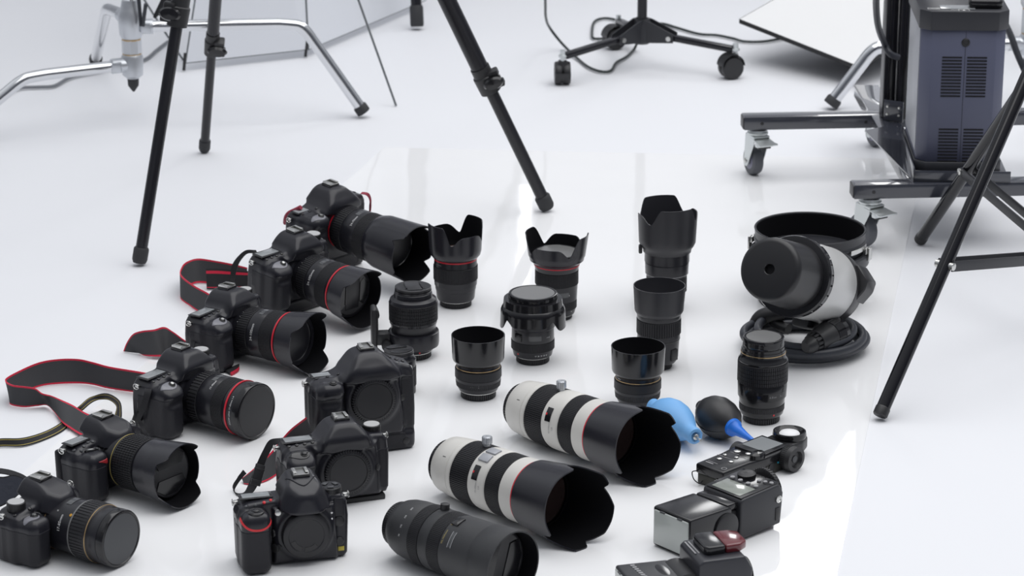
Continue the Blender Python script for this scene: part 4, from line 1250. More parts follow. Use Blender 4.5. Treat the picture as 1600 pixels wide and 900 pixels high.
pr_, pf_ = at(622, 819, 0.0415), at(800, 886, 0.0465)
t, L = lying('dark grey telephoto lens with gold lettering lying at the bottom edge', pr_, pf_, None)
R = t.matrix_basis.to_3x3()
view = R.transposed() @ (Vector((0, 0, CAM_H)) - pr_).normalized(); VW = math.atan2(view.y, view.x)
DG = mat('dark_grey_crinkle_paint', (0.030, 0.031, 0.034), 0.48, bump=0.35, bscale=900)
ribbed('rear_cap', t, I4, 0.5, 10, 30, 60, 0.8, CAPG)
barrel(t, I4, [(8, 28), (9, 31), (16, 36), (24, 38.5), (40, 40.5), (58, 41), (60, 40), (78, 40), (80, 41.4), (96, 41.6), (97, 40.6), (118, 40.6), (119, 41.8), (130, 42.6), (150, 43.2), (176, 44), (176, 36)], DG)
ribbed('zoom_ring', t, I4, 60, 78, 41.6, 110, 0.6, RUBBER)
ribbed('focus_ring', t, I4, 97, 118, 42.0, 110, 0.6, RUBBER)
lettering(t, I4, [('70-200mm', 4.6, 42.0, VW - 0.12, 123.5, 0, -1), ('1:2.8', 4.2, 42.4, VW - 0.62, 123.5, 0, -1)], GOLDINK)
lettering(t, I4, [('200', 3.2, 40.6, VW - 0.62, 45, 0, -1), ('135', 3.2, 40.5, VW - 0.28, 45, 0, -1), ('105', 3.2, 40.5, VW + 0.05, 45, 0, -1), ('70', 3.2, 40.5, VW + 0.35, 45, 0, -1)], WHITEINK, 'zoom_scale')
g = G()
for (a, z0, z1, w) in ((VW - 0.10, 134.2, 135.2, 0.26), (VW - 0.10, 140, 141, 0.26)):
    V, Fq = [], []
    for k in range(9):
        aa = a - w + 2 * w * k / 8
        for zz in (z0, z1): V.append((0.0433 * math.cos(aa), 0.0433 * math.sin(aa), zz * 0.001))
    g.add(V, [(2 * k, 2 * k + 2, 2 * k + 3, 2 * k + 1) for k in range(8)])
g.build('window_frame', GREYINK, t, recalc=False)
scale_window(t, I4, 137.6, 43.0, VW - 0.10, 21, 5)
g = G(); g.box((0.004, 0.016, 0.012), (0.0425, 0, 0.128), 0.001, M=Matrix.Rotation(VW - 0.75, 4, 'Z')); g.build('focus_switch', GLOSS, t)
g = G(); g.lathe([(0, 0.006), (0.008, 0.006), (0.009, 0.004)], 16, M=frame((0.041 * math.cos(VW - 1.15), 0.041 * math.sin(VW - 1.15), 0.085), (math.cos(VW - 1.15), math.sin(VW - 1.15), 0), (0, 0, 1))); g.build('ring_knob', PLAST, t)
g = G()
shell(g, [(172, 43.6), (174, 45.2), (200, 46.2), (214, 46.6)], [(214, 44.6), (180, 43.4), (174, 42.5)], 96, 0, 1)
g.build('lens_hood', [DG, HOODIN], t)
pinch_cap(t, I4, 40.5, 192, turn=VW + math.radians(90) + 0.2, style='nik')

# ------------------------------------------------------------------ reflex camera bodies (local frame: lens looks along -Y, grip at -X, z up; millimetres)
def body_full(base=0.0, ext=0.0):
    """full-frame body with rounded prism; ext = height of an added battery grip"""
    o = base + ext
    outline = [(-74, o + 1), (-76, o + 10), (-76.5, o + 55), (-74, o + 76), (-66, o + 84), (-28, o + 86.5), (56, o + 88), (68, o + 87), (74, o + 79), (76, o + 55), (75, o + 8), (72, o + 1)]
    def fn(x, y, z):
        d = d_ext(x, y, z, outline, -17, 22, 6)
        d = smin(d, d_ext(x, y, z, [(-36, o + 2), (-32, o + 80), (58, o + 80), (62, o + 2)], -24, 0, 6), 5)
        d = smin(d, d_cyl_y(x, y, z, 13, o + 43, 39, -27.5, 0, 4), 6)
        pr = d_planes(x, y, z, [(-1, 0, 0.25, -19, 0, o + 92), (1, 0, 0.25, 45, 0, o + 92), (-1, 0, 1.0, -4, 0, o + 108.5), (1, 0, 1.0, 30, 0, o + 108.5), (0, 0.02, 1, 0, 0, o + 110), (0, -0.72, 0.55, 0, -24, o + 104), (0, -1, -0.35, 0, -34, o + 90), (0, 1, 0.2, 0, 27, o + 90), (0, 0, -1, 0, 0, o + 70)], 6)
        pr = np.maximum(pr, -(z - (o + 78) - 0.25 * (y + 20)))
        d = smin(d, pr, 9)
        gr = d_box(x, y, z, (-55, -24, o + 38), (20, 25, 41), 15)
        gr = smin(gr, d_box(x, y, z, (-53, -34, o + 68), (18, 14, 13), 10), 6)
        gr = smax(gr, d_planes(x, y, z, [(0, -0.72, 1, -55, -36, o + 79)], 4), 5)
        d = smin(d, gr, 7)
        d = smax(d, -(np.sqrt((y + 52) ** 2 + (z - (o + 56)) ** 2) - 6.5 + 0.0 * x), 5)
        if ext:
            e = d_box(x, y, z, (0, -2, base + ext / 2 + 1), (72, 22, ext / 2 + 2), 7)
            e = smin(e, d_box(x, y, z, (-54, -22, base + ext / 2), (20, 24, ext / 2), 9), 6)
            d = smin(d, e, 1.2)
        return smax(d, -(z - base), 1.0)
    return fn, o
def body_pro():
    outline = [(-74, 1), (-77, 12), (-77.5, 100), (-74, 112), (-66, 118), (-30, 122), (30, 134), (58, 131), (72, 126), (77, 117), (78, 60), (77, 10), (74, 1)]
    def fn(x, y, z):
        d = d_ext(x, y, z, outline, -18, 24, 7)
        d = smin(d, d_ext(x, y, z, [(-34, 28), (-30, 118), (50, 124), (60, 40), (56, 28)], -26, 0, 6), 6)
        d = smin(d, d_cyl_y(x, y, z, 11, 86, 40, -29, 0, 4), 6)
        pr = d_planes(x, y, z, [(-1, 0, 0.45, -24, 0, 132), (1, 0, 0.5, 46, 0, 132), (-1, 0, 1.0, -8, 0, 151), (1, 0, 1.0, 30, 0, 151), (0, 0.02, 1, 0, 0, 153), (0, -0.75, 0.6, 0, -22, 146), (0, -1, -0.30, 0, -36, 132), (0, 1, 0.2, 0, 30, 130), (0, 0, -1, 0, 0, 108)], 8)
        pr = np.maximum(pr, -(z - 120 - 0.2 * (y + 20)))
        d = smin(d, pr, 14)
        gr = d_box(x, y, z, (-56, -22, 62), (20, 25, 58), 15)
        gr = smax(gr, d_planes(x, y, z, [(0, -0.45, 1, -55, -30, 121)], 4), 6)
        gr = smin(gr, d_box(x, y, z, (-52, -36, 110), (17, 11, 10), 9), 7)
        d = smin(d, gr, 7)
        d = smax(d, -(np.sqrt((y + 51) ** 2 + (z - 95) ** 2) - 7 + 0 * x), 5)
        b = d_box(x, y, z, (0, 0, 15), (76.5, 22, 15), 8)
        d = smin(d, b, 4)
        return smax(d, -z, 1.0)
    return fn, 0
def body_angular(W=146, shoe=120, mz=44, mx=13, depth=0, gz=88, small=False):
    """body with a creased prism nose and a squarer grip"""
    h = W / 2
    rs = gz + 2
    outline = [(-h + 2, 1), (-h, 8), (-h - 1, gz - 18), (-h + 3, gz - 6), (-h + 14, gz - 1), (-22, gz + 2), (46, rs + 2), (h - 10, rs - 1), (h - 2, rs - 10), (h, gz - 30), (h - 2, 6), (h - 6, 1)]
    def fn(x, y, z):
        d = d_ext(x, y, z, outline, -16, 22, 5)
        d = smin(d, d_ext(x, y, z, [(mx - 42, 3), (mx - 40, gz - 8), (mx + 40, gz - 8), (mx + 44, 3)], -24, 0, 5), 4)
        d = smin(d, d_cyl_y(x, y, z, mx, mz, 37, -27, 0, 3), 5)
        pr = d_planes(x, y, z, [(-1, 0, 0.28, mx - 29, 0, shoe - 20), (1, 0, 0.28, mx + 29, 0, shoe - 20), (-1, 0, 0.8, mx - 18, 0, shoe - 5), (1, 0, 0.8, mx + 18, 0, shoe - 5), (0, -0.08, 1, 0, 0, shoe - 3), (0, -0.46, 1, 0, -10, shoe - 3.5), (-0.9, -1, 0.5, mx - 18, -36, gz + 8), (0.9, -1, 0.5, mx + 18, -36, gz + 8), (0, -1, 0.15, 0, -43, gz + 2), (0, 1, 0.2, 0, 27, gz), (0, 0, -1, 0, 0, gz - 12)], 5)
        pr = np.maximum(pr, -(z - (gz - 6) - 0.30 * (y + 26)))
        d = smin(d, pr, 6)
        gw = 18 if not small else 17
        gr = d_box(x, y, z, (-h + gw + 1, -23, gz * 0.45), (gw + 1, 25, gz * 0.46), 12)
        gr = smax(gr, d_planes(x, y, z, [(0, -0.55, 1, 0, -30, gz - 1)], 4), 4)
        gr = smin(gr, d_box(x, y, z, (-h + gw + 3, -34, gz - 16), (gw - 1, 12, 11), 8), 5)
        d = smin(d, gr, 6)
        return smax(d, -z, 1.0)
    return fn, 0

def disc_on(g, p, n, prof, mi=0, rib=None, count=24, M=None):
    T = frame(p, n, (1, 0, 0) if abs(n[0]) < 0.9 else (0, 0, 1))
    if M is not None: T = M @ T
    g.lathe(mm(prof), count, mi, T, rib=rib)
def camera_thing(label, x, y, yaw, pitch, zo, group):
    return thing('slr_camera', label, 'camera', (x, y, SH + zo), yaw=math.radians(yaw), pitch=math.radians(pitch), group=group)
def hot_shoe(t, x, y, z, metal=True, w=19, tilt=0):
    g = G(); T = Matrix.Translation((x * 0.001, y * 0.001, z * 0.001)) @ Matrix.Rotation(tilt, 4, 'X')
    g.box((w * 0.001 + 0.003, 0.021, 0.005), (0, 0, -0.0012), 0.0008, M=T)
    b = g.build('hot_shoe', GLOSS, t)
    g = G()
    g.box((w * 0.001, 0.019, 0.0010), (0, 0, 0.0018), 0, M=T)
    for s in (-1, 1):
        g.box((0.0012, 0.018, 0.0030), (s * (w / 2 - 0.4) * 0.001, 0, 0.0030), 0.0002, M=T)
        g.box((0.0042, 0.018, 0.0010), (s * (w / 2 - 2.1) * 0.001, 0, 0.0044), 0.0003, M=T)
    g.box((w * 0.001, 0.0012, 0.0028), (0, 0.009, 0.0030), 0, M=T)
    g.build('shoe_rails', SILVER if metal else PLAST, b)
def top_panel(t, fn, x, y, w, d, zt, buttons=4, glass=LCD):
    g = G(); g.box((w * 0.001, d * 0.001, 0.0016), (x * 0.001, y * 0.001, zt * 0.001), 0.0006); p = g.build('top_display', GLOSS, t)
    g = G(); g.box((w * 0.00082, d * 0.00072, 0.0004), (x * 0.001, (y + 0.8) * 0.001, (zt + 0.85) * 0.001), 0.0001); g.build('display_glass', glass, p)
    for k in range(buttons):
        bx = x - w * 0.36 + w * 0.72 * k / max(1, buttons - 1)
        q, n = surf(fn, (bx, y - d * 0.5 - 4.5, zt + 25), (0, 0, -1))
        g = G(); disc_on(g, q, n, [(-0.6, 2.6), (0.9, 2.5), (1.5, 1.7), (1.5, 0)]); g.build('top_button', GLOSS, t)
def shutter(t, fn, x, y, z, pad=True, rx=15, ry=9, sx=4, padm=None):
    q, n = surf(fn, (x, y - 25, z + 40), (0, 25, -40))
    if pad:
        c = np.array(q) * 1000; nn = np.array(n)
        u = np.array([1, 0, 0]) - nn * nn[0]; u /= np.linalg.norm(u); v = np.cross(nn, u)
        def reg(X, Y, Z):
            a = (X - c[0]) * u[0] + (Y - c[1]) * u[1] + (Z - c[2]) * u[2]
            b = (X - c[0]) * v[0] + (Y - c[1]) * v[1] + (Z - c[2]) * v[2]
            k = 1 + 0.022 * (a)
            w_ = (X - c[0]) * nn[0] + (Y - c[1]) * nn[1] + (Z - c[2]) * nn[2]
            return np.maximum(np.sqrt(((a + 3) / rx) ** 2 + (b / (ry * np.clip(k, 0.6, 1.3))) ** 2) * ry - ry, np.abs(w_) - 9)
        patch('shutter_pad', fn, reg, (c - 22), (c + 22), (padm or STEELPAD), t, off=0.7, thick=1.5, step=0.7)
    g = G()
    q2 = Vector(q) + Vector((sx * 0.001, 0, 0)) + Vector(n) * 0.0006
    disc_on(g, q2, n, [(-0.6, 5.4), (0.7, 5.3), (1.0, 4.6), (0.5, 4.4), (0.5, 4.0), (1.8, 3.8), (2.6, 2.8), (2.8, 0)], count=28)
    sb_ = g.build('shutter_button', GLOSS if pad else PLAST, t)
    if pad and padm is None:
        g = G(); disc_on(g, q2 + Vector(n) * 0.0026, n, [(-0.3, 2.7), (0.3, 2.4), (0.35, 0)], count=20); g.build('button_face', SILVER, sb_)
def lens_mount(t, mx, my, mz, M):
    g = G(); g.lathe(mm([(-3, 34.5), (0.4, 34.5), (0.8, 33.6), (0.8, 30)]), 64, M=M); return g.build('lens_mount', SILVER, t)
def axisM(mx, my, mz):
    return frame((mx * 0.001, my * 0.001, mz * 0.001), (0, -1, 0), (1, 0, 0))
def body_cap(t, mx, my, mz, r=33.0, nik=False):
    M = axisM(mx, my, mz)
    g = G(); g.lathe(mm([(-1, r + 1.2), (1.0, r + 1.2), (1.2, r)]), 72, M=M)
    if not nik:
        g.lathe(mm([(1.2, r), (6.0, r - 0.6), (7.4, r - 4)]), rib=(54, 0.0013, 0.5), M=M)
        g.lathe(mm([(7.4, r - 4), (7.8, r - 5.2), (7.2, r - 6), (7.0, 0)]), 72, M=M)
        b = g.build('body_cap', CAPG, t)
        g = G(); g.lathe(mm([(6.6, r - 6.6), (7.4, r - 7.0), (7.5, 0)]), 64, M=M); g.build('cap_disc', CAPG, b)
    else:
        g.lathe(mm([(1.2, r), (5, r - 0.2), (8.5, r - 1.4), (9.4, r - 3), (9.4, r - 8), (8.6, r - 9), (8.4, 0)]), 72, M=M)
        b = g.build('body_cap', CAPG, t)
        g = G()
        for a0_, a1_ in ((200, 250), (262, 312)):
            g.lathe(mm([(8.3, r - 16), (9.0, r - 15.8), (9.0, r - 9.6), (8.3, r - 9.4)]), 16, M=M, a0=math.radians(a0_), a1=math.radians(a1_))
        g.build('cap_recess', GLOSS, b)
def lug(t, x, y, z, ring=True):
    g = G()
    s = -1 if x < 0 else 1
    g.box((0.007, 0.007, 0.005), (x * 0.001, y * 0.001, z * 0.001), 0.0015)
    n = 16; g.tube([((x + s * 4 + 1.6 * math.sin(0)) * 0.001, (y + 5 * math.cos(2 * math.pi * k / n)) * 0.001, (z + 4.0 * math.sin(2 * math.pi * k / n)) * 0.001) for k in range(n + 1)], 0.0007, 6)
    g.build('strap_lug', SILVER, t)
def dial(t, x, y, z, r, h, top, name='mode_dial', marks=0, topr=None):
    g = G(); T = Matrix.Translation((x * 0.001, y * 0.001, z * 0.001))
    g.lathe(mm([(-3, r), (h - 0.8, r)]), rib=(44, 0.0006, 0.55), M=T, cap1=False); g.lathe(mm([(h - 0.8, r), (h, r - 0.8), (h, 0)]), 40, M=T, cap0=False)
    d = g.build(name, PLAST, t)
    g = G(); g.lathe(mm([(h - 0.3, r * 0.9), (h + 0.4, r * 0.86), (h + 0.4, 0)]), 40, M=T); g.build('dial_top', top, d)
    if marks:
        g = G()
        for k in range(marks):
            a = 2 * math.pi * k / marks + 0.4
            g.box((r * 0.00055, r * 0.0004, 0.0014), (r * 0.00052 * math.cos(a), r * 0.00052 * math.sin(a), (h + 0.9) * 0.001), 0.0006, M=T, rot=(0, 0, a + 1.57))
        g.build('dial_buttons', CAPGREY, d)
    return d
def front_button(t, fn, x, z, r=4, m=PLAST, h=1.6, name='front_button', y0=-80):
    q, n = surf(fn, (x, y0, z), (0, 1, 0))
    g = G(); disc_on(g, q, n, [(-1, r), (h * 0.6, r), (h, r * 0.8), (h, 0)]); g.build(name, m, t)
def box_reg(lo, hi):
    c = [(a + b) / 2 for a, b in zip(lo, hi)]; h = [(b - a) / 2 for a, b in zip(lo, hi)]
    return lambda x, y, z: d_box(x, y, z, c, h, 2.5)

def canon_like(t, fn, o, ext=0.0, dial_on=True, cap=True, base=0.0, pad=None):
    ztop = o + 113
    sdf_obj('body', fn, (-84, -58, base - 2), (84, 36, ztop + 6), 1.25, BODY, t)
    patch('grip', fn, box_reg((-84, -60, o + 6), (-31, 10, o + 63)), (-84, -60, o), (-28, 14, o + 68), LEATHER, t, off=0.55, step=1.0)
    patch('side_leather', fn, box_reg((56, -40, o + 8), (86, 12, o + 66)), (52, -34, o), (84, 16, o + 72), LEATHER, t, off=0.5, step=1.0)
    hot_shoe(t, 13, 4, o + 111.2)
    top_panel(t, fn, -48, 4, 46, 24, o + 86.3, 4)
    shutter(t, fn, -53, -37, o + 84, padm=pad)
    front_button(t, fn, 58, o + 42, 5, PLAST, 1.8, 'lens_release')
    if dial_on: dial(t, 58, 6, o + 87.5, 12.5, 8, mat('brushed_dial_top', (0.55, 0.55, 0.55), 0.35, 0.2))
    lug(t, -76, 8, o + 76); lug(t, 76, 8, o + 76)
    g = G(); g.box((0.0007, 0.012, 0.046), (-0.0765, 0.004, (o + 34) * 0.001), 0.0003); g.build('card_door', GLOSS, t)

# C8: full-frame body with cap (front right of the left group)
t = camera_thing('bare camera body with ribbed cap and pale silver mode dial', -0.2464, 3.600, 19.0, 0, 0, 'bare camera bodies')
fn, o = body_full(base=8.0)
canon_like(t, fn, 8.0, base=8.0, pad=GLOSS)
body_cap(t, 13, -26, 51)
g = G(); g.box((0.078, 0.040, 0.0075), (0.030, 0.000, 0.0040), 0.0015); g.box((0.060, 0.034, 0.004), (0.030, 0, 0.0092), 0.001); g.build('tripod_plate', PLAST, t)
C8 = t
# C7: pro body with cap
t = camera_thing('tall bare camera body with built-in vertical grip and ribbed body cap', -0.2184, 3.7875, 20, 0, 0, 'bare camera bodies')
fn, o = body_pro()
def pro_parts(t, fn, cap):
    sdf_obj('body', fn, (-85, -58, -2), (85, 36, 162), 1.35, BODY, t)
    patch('grip', fn, box_reg((-86, -60, 40), (-31, 10, 100)), (-84, -60, 36), (-28, 14, 104), LEATHER, t, off=0.55, step=1.1)
    patch('side_leather', fn, box_reg((57, -40, 34), (88, 12, 112)), (54, -34, 30), (86, 16, 116), LEATHER, t, off=0.5, step=1.1)
    patch('base_leather', fn, box_reg((0, -60, 3), (62, 0, 27)), (-3, -46, 0), (66, 4, 31), LEATHER, t, off=0.6, step=1.0)
    hot_shoe(t, 11, 4, 154.5)
    top_panel(t, fn, -50, 6, 44, 20, 119.6, 3)
    shutter(t, fn, -54, -36, 120, pad=not cap)
    front_button(t, fn, 58, 80, 5, PLAST, 1.8, 'lens_release'); front_button(t, fn, 62, 14, 5, PLAST, 1.6, 'vertical_shutter')
    for k in range(3):
        q, n = surf(fn, (46 + 9 * k, 2 - 2 * k, 190), (0, 0, -1)); g = G(); disc_on(g, q, n, [(-0.6, 3.0), (0.9, 2.9), (1.3, 2), (1.3, 0)]); g.build('top_button', GLOSS, t)
    lug(t, -77, 10, 108); lug(t, 77, 10, 112)
pro_parts(t, fn, True)
body_cap(t, 11, -28, 86)
C7 = t
# C9: angular body with red arc
t = camera_thing('bare camera body with red arc on its grip and smooth cap', -0.2884, 3.4033, 15, 0, 0, 'bare camera bodies')
fn, o = body_angular(146, 120, 44, 13, gz=88)
sdf_obj('body', fn, (-80, -60, -2), (80, 36, 124), 1.2, BODY, t)
patch('grip', fn, box_reg((-82, -60, 4), (-33, 10, 62)), (-80, -60, 1), (-30, 14, 66), LEATHER, t, off=0.5, step=1.0)
def arc_reg(x, y, z):
    r = np.sqrt(((x + 52) / 1.05) ** 2 + (z - 88) ** 2)
    return np.maximum(np.maximum(np.abs(r - 24.0) - 1.5, z - 76), y + 24)
patch('red_arc', fn, arc_reg, (-80, -60, 58), (-28, -20, 78), REDINK, t, off=0.8, step=0.6)
hot_shoe(t, 13, 2, 117.6, w=20)
top_panel(t, fn, -46, 6, 44, 20, 90.2, 0)
for k, (bx, by) in enumerate(((-62, -14), (-50, -15), (-38, -14), (-29, -12))):
    q, n = surf(fn, (bx, by, 130), (0, 0, -1)); g = G(); disc_on(g, q, n, [(-0.6, 2.2), (0.8, 2.1), (1.3, 1.4), (1.3, 0)]); g.build('top_button', CAPGREY if k < 2 else REDINK, t)
shutter(t, fn, -52, -34, 86, pad=False, sx=0)
q, n = surf(fn, (-52, -56, 122), (0, 22, -36)); g = G(); disc_on(g, Vector(q) + Vector(n) * 0.0002, n, [(-1, 11), (1.2, 11), (2.0, 9.5), (1.6, 8), (1.6, 6)], count=32); g.build('power_collar', GLOSS, t)
dial(t, 52, 0, 90, 15, 7, GLOSS, 'release_dial', marks=3)
body_cap(t, 13, -26, 44, 32, nik=True)
for (x, z, r) in ((-28, 46, 5.5), (-27, 26, 6), (-22, 28, 4.5)): front_button(t, fn, x, z, r, PLAST, 2)
front_button(t, fn, -22, 76, 4.2, SILVER, 1.0, 'focus_lamp')
front_button(t, fn, 60, 52, 7, PLAST, 2.5, 'lens_release'); front_button(t, fn, 60, 24, 6, PLAST, 2.5, 'focus_lever')
g = G(); q, n = surf(fn, (60, -60, 72), (0, 1, 0)); T = Matrix.Translation(q); g.box((0.014, 0.004, 0.026), (0, 0, 0), 0.004, M=T); g.build('port_cover', LEATHER, t)
for k, z in enumerate((68, 60)):
    q, n = surf(fn, (49, -60, z), (0, 1, 0)); g = G(); disc_on(g, q, n, [(0, 1.4), (0.3, 0)]); g.build('white_mark', WHITEINK, t)
q, n = surf(fn, (62, -60, 13), (0, 1, 0)); g = G(); g.box((0.008, 0.0008, 0.006), tuple(Vector(q) + Vector(n) * 0.0003), 0.0002); lb = g.build('badge', YELLOW, t)
lug(t, -72, 6, 84); lug(t, 73, 6, 80)
g = G(); pts = []
for k in range(17):
    dx = -20 + 2.5 * k
    q, n = surf(fn, (13 + dx, -2 - 22 * (1 - (abs(dx) / 20) ** 1.6), 150), (0, 0, -1)); pts.append(q + n * 0.0002)
g.tube(pts, 0.0009, 6, smooth=2); g.build('prism_ridge', BODY, t)
C9 = t

# ------------------------------------------------------------------ lenses fitted to cameras (parts of the camera)
def fitted(t, M, prof, mt=SATIN):
    g = G(); g.lathe(mm(prof), 80, M=M); return g.build('lens', mt, t)
def vang(t, M):
    """angle round the lens axis that faces the camera position"""
    W = t.matrix_basis @ M
    R = W.to_3x3(); d = R.transposed() @ (Vector((0, 0, CAM_H)) - W.translation)
    u = R.transposed() @ Vector((0, 0, 1))
    return math.atan2(d.y, d.x), math.atan2(u.y, u.x)
def arc_marks(parent, M, r, a0, a1, z0, z1, n, mt, name='scale_marks'):
    g = G()
    for k in range(n):
        a = a0 + (a1 - a0) * k / max(1, n - 1); w = 0.012
        g.add([(r * 0.001 * math.cos(a + s), r * 0.001 * math.sin(a + s), z * 0.001) for s, z in ((-w, z0), (w, z0), (w, z1), (-w, z1))], [(0, 1, 2, 3)], 0, M)
    return g.build(name, mt, parent, recalc=False)
def zoom24(t, mx, my, mz, L=107, hooded=True, capped=True, tilt=0.0):
    M = axisM(mx, my, mz)
    lens_mount(t, mx, my, mz, M)
    VW, UP = vang(t, M)
    ln = fitted(t, M, [(0, 33), (1, 35), (9, 36), (10, 36.4), (33, 36.6), (34, 38.4), (56, 39.0), (57, 38.6), (82, 39.2), (84, 40.4), (106, 41.2), (107, 40.2), (107, 34), (104, 33.6), (103.5, 33)])
    ribbed('zoom_ring', ln, M, 12, 32, 38.4, 64, 1.0, duty=0.5)
    ribbed('focus_ring', ln, M, 58, 81, 39.9, 110, 0.7)
    ring('red_ring', ln, M, [(85.5, 39.8), (85.7, 41.4), (88.2, 41.5), (88.4, 39.8)], RED)
    scale_window(ln, M, 45.5, 38.8, UP + 0.1, 20, 8)
    lettering(ln, M, [('24-105mm', 6.4, 39.2, VW + 0.05, 44, 0, -1), ('1:4 L', 4.4, 41.1, VW - 0.4, 95, 0, -1), ('ZOOM LENS', 3.6, 41.1, VW + 0.35, 93, 0, -1)], WHITEINK)
    arc_marks(ln, M, 36.75, UP - 0.7, UP + 0.9, 10.2, 11.4, 7, WHITEINK)
    if hooded:
        g = G()
        ph = UP
        hood(g, [(91, 41.5), (92, 43.2), (100, 44.0)], flat_petals(math.degrees(ph), 110, 141, 126, 36, 24, 40), lambda z: 44 + (z - 100) * 0.13, 100, t=1.5, M=M)
        g.build('lens_hood', [HOODM, HOODIN], ln)
    if capped: pinch_cap(ln, M, 37.5, 108, turn=math.radians(0), style='side')
    else:
        g = G(); g.lathe(mm([(104, 36.5), (103, 34), (100, 32), (99, 29.5), (95, 28.5)]), 64, M=M, cap0=False, cap1=False); g.build('inner_rings', GLOSS, ln)
        g = G(); g.lathe(mm([(94, 29.5), (98, 20), (99.5, 10), (100, 0)]), 48, M=M); g.build('front_glass', GLASS, ln)
    return ln

# C4: full-frame body, wide zoom with grey-black cap
t = camera_thing('camera with flat black lens cap and red-edged strap looping far left', -0.4935, 3.9036, 53.5, 0.4, 0.0006, 'cameras with lenses')
fn, o = body_full()
canon_like(t, fn, 0.0)
M = axisM(13, -26.5, 44)
lens_mount(t, 13, -26.5, 44, M); VW, UP = vang(t, M)
ln = fitted(t, M, [(0, 33), (1, 35.5), (8, 36), (11, 37), (31, 37.4), (32, 38.2), (58, 38.6), (59, 38.2), (82, 38.6), (84, 39.8), (96, 40.6), (104, 41.2), (104, 36)])
ribbed('zoom_ring', ln, M, 13, 30, 38.6, 46, 1.2, duty=0.5)
ribbed('focus_ring', ln, M, 60, 81, 39.4, 110, 0.7)
scale_window(ln, M, 45, 38.5, UP + 0.1, 20, 8)
lettering(ln, M, [('17-40mm', 4.6, 38.4, UP + 0.55, 50, 0, -1), ('ZOOM LENS 17-40mm 1:4', 4.0, 41.1, VW + 0.25, 99, 0, -1)], WHITEINK)
ring('red_ring', ln, M, [(88, 39.5), (88.2, 41.2), (91.0, 41.3), (91.2, 39.5)], RED)
disc_cap(ln, M, 41.8, 116, disc=CAPG, depth=12, lug=(VW + 1.9,))
C4 = t
# C3
t = camera_thing('camera with red-ringed lens and flower hood, uncapped glass showing', -0.4495, 4.1883, 56.6, -1.4, 0.0008, 'cameras with lenses')
fn, o = body_full()
canon_like(t, fn, 0.0)
zoom24(t, 13, -26.5, 45.5, capped=False)
C3 = t
# C2
t = camera_thing('camera with battery grip, red-ringed lens, flower hood and pinch cap', -0.3705, 4.4104, 48, 5.0, 0.004, 'cameras with lenses')
fn, o = body_full(ext=24)
canon_like(t, fn, 24.0, ext=24)
zoom24(t, 13, -26.5, 67, capped=True)
C2 = t
# C1
t = camera_thing('large camera with crimson strap cord and big hood, farthest back', -0.3235, 4.6269, 48.3, 4.3, 0.0035, 'cameras with lenses')
fn, o = body_pro()
pro_parts(t, fn, False)
M = axisM(11, -28, 86); lens_mount(t, 11, -28, 86, M); VW, UP = vang(t, M)
ln = fitted(t, M, [(0, 33), (1, 36), (10, 37), (11, 38.5), (32, 38.8), (34, 40), (60, 40.6), (84, 40.8), (96, 41), (110, 41.5), (122, 41.5), (122, 38)])
ribbed('zoom_ring', ln, M, 12, 31, 39.8, 60, 1.0, duty=0.5)
ribbed('focus_ring', ln, M, 62, 84, 41.5, 100, 0.7)
ring('red_ring', ln, M, [(2, 35.5), (2.3, 37.2), (4, 37.2), (4.3, 35.5)], RED)
scale_window(ln, M, 48, 40.4, UP + 0.1, 22, 9)
lettering(ln, M, [('24-70mm', 5.6, 40.6, UP + 0.7, 52, 0, -1)], WHITEINK)
g = G()
hood(g, [(86, 41.5), (88, 43.4), (96, 45.6), (100, 46.6)], flat_petals(math.degrees(UP) + 4, 150, 178, 166, 36, 26, 22), lambda z: 46.6 + (z - 100) * 0.05, 100, t=1.8, M=M)
g.build('lens_hood', [HOODM, HOODIN], ln)
disc_cap(ln, M, 39.5, 130, disc=CAPG, depth=8)
C1 = t
# C5
t = camera_thing('camera with red triangle on its grip and hooded, capped lens', -0.5711, 3.6537, 52.3, -1.6, 0.0008, 'cameras with lenses')
fn, o = body_angular(132, 103, 44, 9, gz=75, small=True)
sdf_obj('body', fn, (-74, -60, -2), (74, 36, 108), 1.15, BODY, t)
patch('grip', fn, box_reg((-76, -60, 4), (-30, 10, 52)), (-74, -60, 1), (-27, 14, 56), LEATHER, t, off=0.5, step=1.0)
def tri_reg(x, y, z): return np.maximum(np.maximum(np.maximum(z - 61, -(z - 54) - 0.36 * (x + 34) * -1 - 0.0), -(z - 61) - 0.42 * (x + 52)), np.maximum(y + 22, x + 33))
patch('red_triangle', fn, tri_reg, (-56, -60, 48), (-30, -18, 63), mat('dark_red_rubber', (0.33, 0.02, 0.025), 0.45), t, off=0.8, step=0.6)
hot_shoe(t, 9, 2, 100.4, w=20)
top_panel(t, fn, -40, 5, 38, 22, 77.2, 0)
for bx, by in ((-58, -8), (-52, -16), (-44, -13), (-33, -10), (-27, -13), (-27, -20)):
    q, n = surf(fn, (bx, by, 120), (0, 0, -1)); g = G(); disc_on(g, q, n, [(-0.6, 2.6), (1.0, 2.5), (1.6, 1.7), (1.6, 0)]); g.build('top_button', CAPGREY, t)
q, n = surf(fn, (-40, -46, 108), (0, 22, -36)); g = G(); disc_on(g, Vector(q), n, [(-1, 9.5), (1.2, 9.5), (2.0, 8), (1.6, 6)], count=32); g.build('power_collar', GLOSS, t)
q, n = surf(fn, (-40, -46, 108), (0, 22, -36)); g = G(); disc_on(g, Vector(q), n, [(0, 6), (2.2, 5.8), (3.0, 4.6), (3.2, 0)], count=28); g.build('shutter_button', SILVER, t)
lug(t, -65, 6, 71); lug(t, 65, 6, 70)
g = G(); g.box((0.012, 0.010, 0.050), (-0.064, 0.016, 0.045), 0.004, seg=3); g.build('thumb_grip', LEATHER, t)
